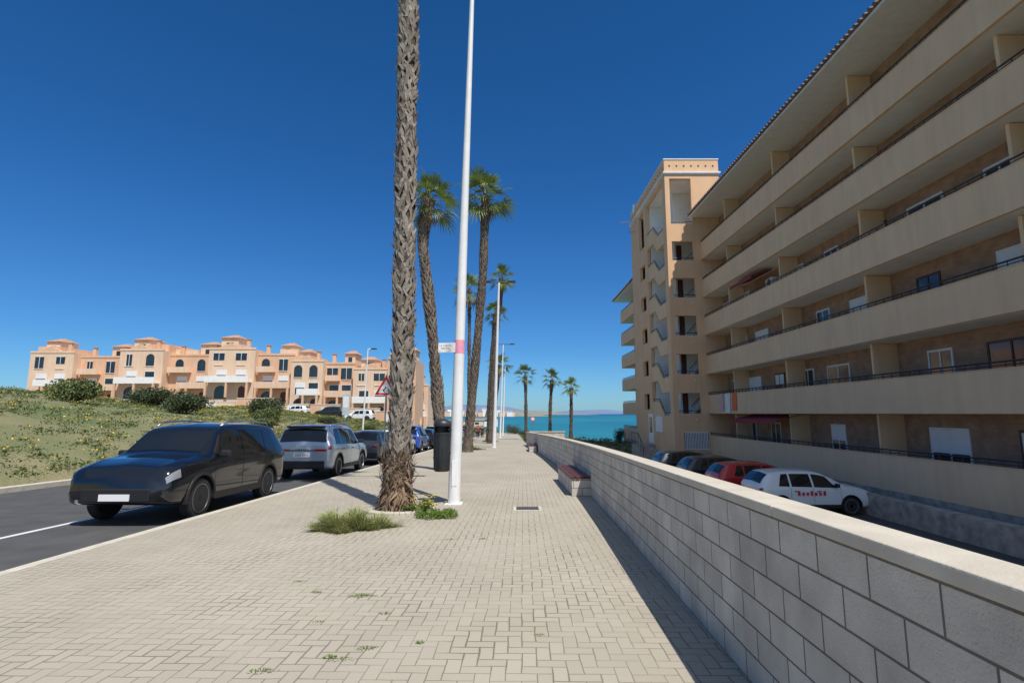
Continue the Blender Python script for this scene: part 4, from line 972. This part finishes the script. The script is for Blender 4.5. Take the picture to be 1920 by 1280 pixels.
# ---------------------------------------------------------------- terraced houses
def arch(mb,cx,z0,w,h,y0,y1):
    pts=[(cx-w/2,z0),(cx+w/2,z0)]+[(cx+w/2*math.cos(t),z0+h-w/2+w/2*math.sin(t)) for t in [PI*k/8 for k in range(9)]]
    mb.prism(pts,y0,y1,'y')
def house(x0,x1,Y,zt,label,var):
    zg=min(H((x0+x1)/2,Y-3),zt-7)-1.2; W=x1-x0; rgx=random.Random(var*13+1)
    h=thing('terraced_house',(x0,Y,zg),label,'house','peach terraced houses across the road')
    setb=[0,1.6,.5,2.4,.2,1.3][var%6]; yf=Y+setb; fl=3.0; m='housepeach' if var%2 else 'housepale'
    MB().box(x0,x1-.01,yf,Y+11,zg,zt).build('wall',m,h)
    MB().box(x0-.05,x1+.04,yf-.08,yf+.1,zt+.002,zt+.35).build('parapet',m,h)
    if var%2==0: MB().prism([(x0+W*.2,zt+.352),(x0+W*.7,zt+.352),(x0+W*.45,zt+1.2)],yf-.05,yf+.4,'y').build('gable','housepeach',h)
    ux=x0+(W*.5 if var%3 else 0); uw=W*.5-.02
    if var%3!=1: MB().box(ux,ux+uw,yf+1.4,Y+10.5,zt-.01,zt+1.35).build('upper_block','housepale' if var%2 else 'housepeach',h)
    rx=x0+W*(.52 if var%2 else .12); rw=W*(.30+.12*rgx.random()); rt=zt+2.0+rgx.uniform(-.3,.5)
    MB().box(rx,rx+rw,yf+2,yf+6,zt,rt).build('roof_room','housepale',h)
    MB().add([(rx-.3,yf+1.7,rt+.002),(rx+rw+.3,yf+1.7,rt+.002),(rx+rw+.3,yf+6.3,rt+.002),(rx-.3,yf+6.3,rt+.002),(rx+rw/2-.5,yf+4,rt+.8),(rx+rw/2+.5,yf+4,rt+.8)],[(0,1,5,4),(1,2,5),(2,3,4,5),(3,0,4),(0,3,2,1)]).build('roof','tile',h)
    box('roof_window','glass',h,rx+rw*.3,rx+rw*.7,yf+1.985,yf+1.997,zt+.6,zt+1.5)
    cx=x0+W*(.2 if var%2 else .78)
    ch=MB().box(cx-.3,cx+.3,yf+.9,yf+1.35,zt,zt+1.9).build('chimney','housepeach',h)
    MB().box(cx-.42,cx+.42,yf+.8,yf+1.39,zt+1.902,zt+2.05).build('chimney_cap','tile',ch)
    for f in range(3):
        z=zt-fl*(f+1)+.1
        if z<zg+.2: break
        if f==0:
            for qi,q in enumerate((.22,.70)):
                if rgx.random()<.35:
                    a=MB(); arch(a,x0+W*q,z+.1,1.5,2.2,yf-.03,yf-.003); o=a.build('window','glass',h)
                else:
                    ww=rgx.choice([.5,.8,1.0]); zl=z+rgx.choice([.1,.9])
                    o=MB().box(x0+W*q-ww,x0+W*q+ww,yf-.03,yf-.003,zl,z+2.2).build('window','glass',h)
                    MB().box(x0+W*q-ww-.08,x0+W*q+ww+.08,yf-.06,yf-.031,z+2.2,z+2.3).box(x0+W*q-.04,x0+W*q+.04,yf-.06,yf-.031,zl,z+2.2).build('window_frame','white',o)
                MB().box(x0+W*q-.8,x0+W*q+.8,yf-.1,yf-.002,z-.02,z+.06).build('window_sill','white',o)
            if var%2: 
                MB().box(x0+.2,x0+W*.5,yf-1.0,yf-.002,z-.25,z-.05).box(x0+.2,x0+W*.5,yf-1.0,yf-.9,z-.048,z+.8).build('balcony','housepale',h)
        elif f==1:
            xb0=x0+.3+(W*.25 if var%3==0 else 0); b=MB().box(xb0,x1-.3,yf-1.5,yf-.002,z-.2,z); b.box(xb0,x1-.3,yf-1.5,yf-1.38,z+.002,z+.95)
            b.build('balcony','housepale' if var%2 else 'offwhite',h)
            for q in (.3,.72):
                fr=MB().box(x0+W*q-.95,x0+W*q+.95,yf-.06,yf-.003,z,z+2.15).build('window_frame','white',h)
                MB().box(x0+W*q-.85,x0+W*q+.85,yf-.075,yf-.061,z+.05,z+(2.05 if rgx.random()<.6 else 1.2)).build('window_glass','glass',fr)
            for q in (.04,.5,.96):
                if x0+W*q<xb0-.5: continue
                sh=.2 if q<.1 else -.2 if q>.9 else 0
                MB().box(x0+W*q-.18+sh,x0+W*q+.18+sh,yf-1.48,yf-1.2,z-2.9,z-.202).build('porch_column','housepeach',h)
        else:
            a=MB(); arch(a,x0+W*.3,z-.1,2.2,2.4,yf-.03,yf-.003); a.build('garage_door','glass',h)
            a=MB(); arch(a,x0+W*.75,z-.1,1.2,2.3,yf-.03,yf-.003); a.build('door','wood',h)
    zw=H((x0+x1)/2,Y-6)
    gw=MB().box(x0,x1-.3,Y-5.2,Y-4.95,zw-1,zw+1.5+.4*(var%2)).build('garden_wall',m,h); MB().box(x0-.05,x1-.25,Y-5.25,Y-4.9,zw+1.502+.4*(var%2),zw+1.6+.4*(var%2)).build('wall_coping','white',gw)
    MB().box(x0+W*.35,x0+W*.6,Y-5.24,Y-5.205,zw,zw+1.4).build('garden_gate','white',gw)
    return h
HY=95
edges=[-88,-80,-72,-64,-55.5,-47,-40.2,-34.4,-29.0,-22.2,-17.2]
tops=[12.5,11.8,13.0,12.2,13.2,12.2,10.9,10.6,9.5,11.2,5.6]
names=['pale house at the far outer left of the terraced row','second house of the terraced row at the outer left','third terraced house from the outer left','peach terraced house just beyond the left edge of the photo','terraced house at the left edge of the photo with high roof room',
 'terraced house with the long upper balcony near the left edge','terraced house with chimney and tiled roof room left of the middle','terraced house with arched windows in the middle of the row','lower terraced house with double bay left of the tall street lamp','tallest terraced house, just left of the near palm trunk']
for i in range(10):
    house(edges[i],edges[i+1],HY+(0 if i!=9 else -4),tops[i],names[i],i)
house(-22.0,-16.6,HY+9,7.0,'low end house showing right of the near palm trunk',12)
for k,(px,Y,w,h,l) in enumerate([(800,260,16,6,'pale low house far behind the parked cars'),(845,330,26,8,'cream building far down the coast behind the bin'),(872,420,30,10,'white block far down the coast left of the palms'),(905,520,30,11,'far white block seen between the palm trunks')]):
    x=(px-960)/F*Y; zg=H(x,Y)
    o=thing('far_house',(x,Y,zg),l,'building')
    MB().box(x-w/2,x+w/2,Y,Y+14,zg-3,zg+h).build('wall','offwhite' if k%2 else 'housepale',o)
    MB().box(x-w/2-.5,x+w/2+.5,Y-.5,Y+14.5,zg+h+.01,zg+h+.6).build('roof','tile',o)
    for q in range(4): MB().box(x-w/2+w*(.12+.22*q),x-w/2+w*(.22+.22*q),Y-.05,Y-.01,zg+h-3,zg+h-1.4).build('window','glass',o)
# ---------------------------------------------------------------- shrubs and scrub
def shrub(x,y,r,h,label,mat='leaf',z=None,group=None,n=900,cat='shrub'):
    rg=random.Random(int(x*31+y*7)); zb=H(x,y) if z is None else z
    o=thing('shrub',(x,y,zb),label,cat,group)
    mb=MB()
    for k in range(9):
        a=rg.uniform(0,6.28); q=rg.uniform(0,.62)*r; hh=rg.uniform(.35,.8)*h
        leafclump(mb,(x+q*math.cos(a),y+q*math.sin(a),zb+hh*.75),r*.5,r*.5,h*.34,n//9,.04+.022*r,rg,.3)
    mb.build('foliage',mat,o,recalc=False)
    st=MB()
    for k in range(5): a=rg.uniform(0,6.28); st.tube([(x,y,zb-.1),(x+.4*r*math.cos(a),y+.4*r*math.sin(a),zb+h*.7)],[.04,.015],5)
    st.build('stems','trunk',o)
    return o
SG='shrubs on the bank across the road'
for x,y,r,h,l,m in [(-20.8,44,2.1,1.9,'big dark shrub on the bank at the left edge of the photo','leafdark'),(-18.8,41,1.5,1.4,'rounded green shrub below the big dark one','leaf'),(-17.5,37,1.3,.9,'low shrub just above the silver car roof','leaf'),
   (-24.5,40,2.2,1.8,'dark shrub outside the left edge on the bank','leafdark'),(-28,34,2.4,1.8,'broad shrub on the bank at the outer left','leaf'),(-19.5,56,1.3,1.0,'small shrub below the white far car','leafdark'),(-31,46,2.6,2.0,'tall dark shrub far left on the bank','leafdark'),
   (-16.8,63,1.2,1.0,'little shrub at the foot of the grey street lamp','leaf')]:
    shrub(x,y,r,h,l,m,group=SG,n=5400)
for px,Y,r,h,l in [(966,112,2.0,2.6,'dark bush left of the small round sign at the promenade end'),(957,122,1.8,3.0,'bush hiding the end of the promenade'),(984,92,1.4,1.1,'low bush behind the far end of the wall'),(896,128,2.6,2.4,'dark bush behind the distant cars'),(868,126,2.8,2.3,'bush behind the cars right of the bin'),(848,120,2.6,2.3,'bush behind the cars above the bin'),(1160,57,.9,1.8,'shrub in front of the farther apartment wing')]:
    x=(px-960)/F*Y; shrub(x,Y,r,h,l,'leafdark',group='bushes near the end of the promenade',n=1800)
rg=random.Random(77); mb=MB(); my=MB()
def scatter(n,fx,s,hmax,yel,nl=26,ls=1):
    for k in range(n):
        x,y=fx(); z=H(x,y)
        ye=float(np.interp(x,EX,EY))
        if y>ye-.5: continue
        hh=rg.uniform(.3,1)*hmax
        leafclump(mb,(x,y,z+hh*.45),s*rg.uniform(.6,1.3),s*rg.uniform(.6,1.3),hh*.5,nl,(.045+s*.06)*ls,rg,.2)
        if rg.random()<yel: leafclump(my,(x,y,z+hh*.9),s*.8,s*.8,hh*.15,8,.03+s*.02,rg,.2)
scatter(3200,lambda:(-13.9-rg.random()**1.2*30,rg.uniform(12,84)),.5,.4,.3,28,.75)
scatter(700,lambda:(-14-rg.random()*20,rg.uniform(60,92)),.5,.5,.3)
scatter(520,lambda:(rg.uniform(1.9,13),rg.uniform(47,78)),.3,.55,.5)
scatter(320,lambda:(rg.uniform(1.6,8),rg.uniform(62,118)),.4,.6,.3)
scatter(400,lambda:(rg.uniform(-30,2),rg.uniform(133,240)),1.2,1.3,.1)
struct(tag(mb.build('scrub','leaf',recalc=False),'rough green ground scrub on the verges','scrub'),'stuff')
struct(tag(my.build('yellow_flowers','yellow',recalc=False),'yellow wild flowers scattered over the scrub','flowers'),'stuff')
# ---------------------------------------------------------------- people
def person(px,Y,h,shirt,label,seed):
    x=(px-960)/F*Y; z=gz(Y); rg=random.Random(seed); st=rg.uniform(.1,.2)*h/1.7
    o=thing('person',(x,Y,z),label,'person'); k=h/1.7
    J=dict(pel=(0,0,.92),che=(0,0,1.3),nek=(0,0,1.46),hd=(0,-.01,1.60),ht=(0,0,1.68),shl=(-.18,0,1.40),shr=(.18,0,1.40),ell=(-.24,-.05,1.13),elr=(.24,.05,1.13),hal=(-.25,-.15,.88),har=(.25,.12,.88),hil=(-.09,0,.88),hir=(.09,0,.88),knl=(-.1,-st*.6,.48),knr=(.1,st*.4,.48),anl=(-.1,-st,.07),anr=(.1,st,.09),tol=(-.1,-st-.14,.03),tor=(.1,st-.12,.04))
    names_=list(J); E=[('pel','che'),('che','nek'),('nek','hd'),('hd','ht'),('che','shl'),('che','shr'),('shl','ell'),('shr','elr'),('ell','hal'),('elr','har'),('pel','hil'),('pel','hir'),('hil','knl'),('hir','knr'),('knl','anl'),('knr','anr'),('anl','tol'),('anr','tor')]
    rad=dict(pel=.15,che=.15,nek=.055,hd=.095,ht=.07,shl=.06,shr=.06,ell=.042,elr=.042,hal=.032,har=.032,hil=.09,hir=.09,knl=.06,knr=.06,anl=.042,anr=.042,tol=.035,tor=.035)
    def mk(nm,keys,mat,add):
        ks=[q for q in names_ if q in keys]; me=bpy.data.meshes.new(nm); me.from_pydata([tuple(c*k for c in J[q]) for q in ks],[(ks.index(a),ks.index(b)) for a,b in E if a in ks and b in ks],[])
        ob=bpy.data.objects.new(nm,me); COL.objects.link(ob); md=ob.modifiers.new('s','SKIN'); ob.modifiers.new('u','SUBSURF').levels=1
        for i,q in enumerate(ks): me.skin_vertices[0].data[i].radius=((rad[q]+add)*k,)*2
        me.skin_vertices[0].data[0].use_root=True
        bpy.context.view_layer.update(); m2=bpy.data.meshes.new_from_object(ob.evaluated_get(bpy.context.evaluated_depsgraph_get())); ob.modifiers.clear(); ob.data=m2
        m2.materials.clear(); m2.materials.append(MT[mat]); ob.parent=o
    mk('body',names_,'skin',0); mk('top',('pel','che','shl','shr','ell','elr'),shirt,.018); mk('trousers',('pel','hil','hir','knl','knr','anl','anr'),'black',.02)
    MB().lathe([(.02,1.72*1),(.08,1.70),(.105,1.64),(.10,1.57),(.06,1.52)],(0,.015,0),12).build('hair','trunk',o,local=True,smooth=True)
person(897,72,1.72,'maroon','walker in a dark red top far down the promenade',1)
person(905,74,1.62,'black','walker in dark clothes beside the one in red, far down the promenade',2)
# ---------------------------------------------------------------- light, sky, camera
sd_=Vector((.31,-.547,1.12)).normalized(); el=math.asin(sd_.z); az=math.atan2(sd_.x,sd_.y)
su=bpy.data.lights.new('sun','SUN'); su.energy=5.0; su.angle=R(.5); su.color=(1,.955,.89)
so=bpy.data.objects.new('sun',su); COL.objects.link(so); so.rotation_euler=(-sd_).to_track_quat('-Z','Y').to_euler()
w=bpy.data.worlds.new('World'); scene.world=w; w.use_nodes=True; N=w.node_tree.nodes; L=w.node_tree.links
sk=N.new('ShaderNodeTexSky'); sk.sky_type='NISHITA'; sk.sun_disc=False; sk.sun_elevation=el; sk.sun_rotation=az; sk.altitude=0; sk.air_density=1.0; sk.dust_density=.3; sk.ozone_density=3.0
bg=N['Background']; bg.inputs['Strength'].default_value=.13
tc=N.new('ShaderNodeTexCoord'); sx=N.new('ShaderNodeSeparateXYZ'); L.new(tc.outputs['Generated'],sx.inputs[0])
rp=N.new('ShaderNodeValToRGB'); e=rp.color_ramp.elements
e[0].position=0; e[0].color=(.35/2,.63/2,.96/2,1)
for p_,c_ in ((.12,(.23,.53,.87)),(.37,(.15,.48,.82))): q=e.new(p_); q.color=(c_[0]/2,c_[1]/2,c_[2]/2,1)
e[-1].position=.66; e[-1].color=(.11/2,.45/2,.76/2,1)
L.new(sx.outputs[2],rp.inputs[0])
s2=N.new('ShaderNodeVectorMath'); s2.operation='SCALE'; s2.inputs['Scale'].default_value=2; L.new(rp.outputs[0],s2.inputs[0])
dt=N.new('ShaderNodeVectorMath'); dt.operation='DOT_PRODUCT'; L.new(tc.outputs['Generated'],dt.inputs[0]); dt.inputs[1].default_value=tuple(sd_)
mr=N.new('ShaderNodeMapRange'); mr.inputs[1].default_value=.34; mr.inputs[2].default_value=.6; L.new(dt.outputs['Value'],mr.inputs[0])
mx=N.new('ShaderNodeMix'); mx.data_type='VECTOR'; L.new(mr.outputs[0],mx.inputs[0]); L.new(s2.outputs[0],mx.inputs[4]); mx.inputs[5].default_value=(1.2,1.08,1.0)
ml=N.new('ShaderNodeVectorMath'); ml.operation='MULTIPLY'; L.new(sk.outputs[0],ml.inputs[0]); L.new(mx.outputs[1],ml.inputs[1])
L.new(ml.outputs[0],bg.inputs['Color'])
cam=bpy.data.cameras.new('camera'); co=bpy.data.objects.new('camera',cam); COL.objects.link(co)
cam.sensor_width=36; cam.lens=F/1920*36; cam.clip_end=60000; cam.clip_start=.05
co.location=(0,0,EYE); co.rotation_euler=(PI/2+PITCH,0,0); scene.camera=co
scene.view_settings.view_transform='Standard'; scene.view_settings.look='None'; scene.view_settings.exposure=0
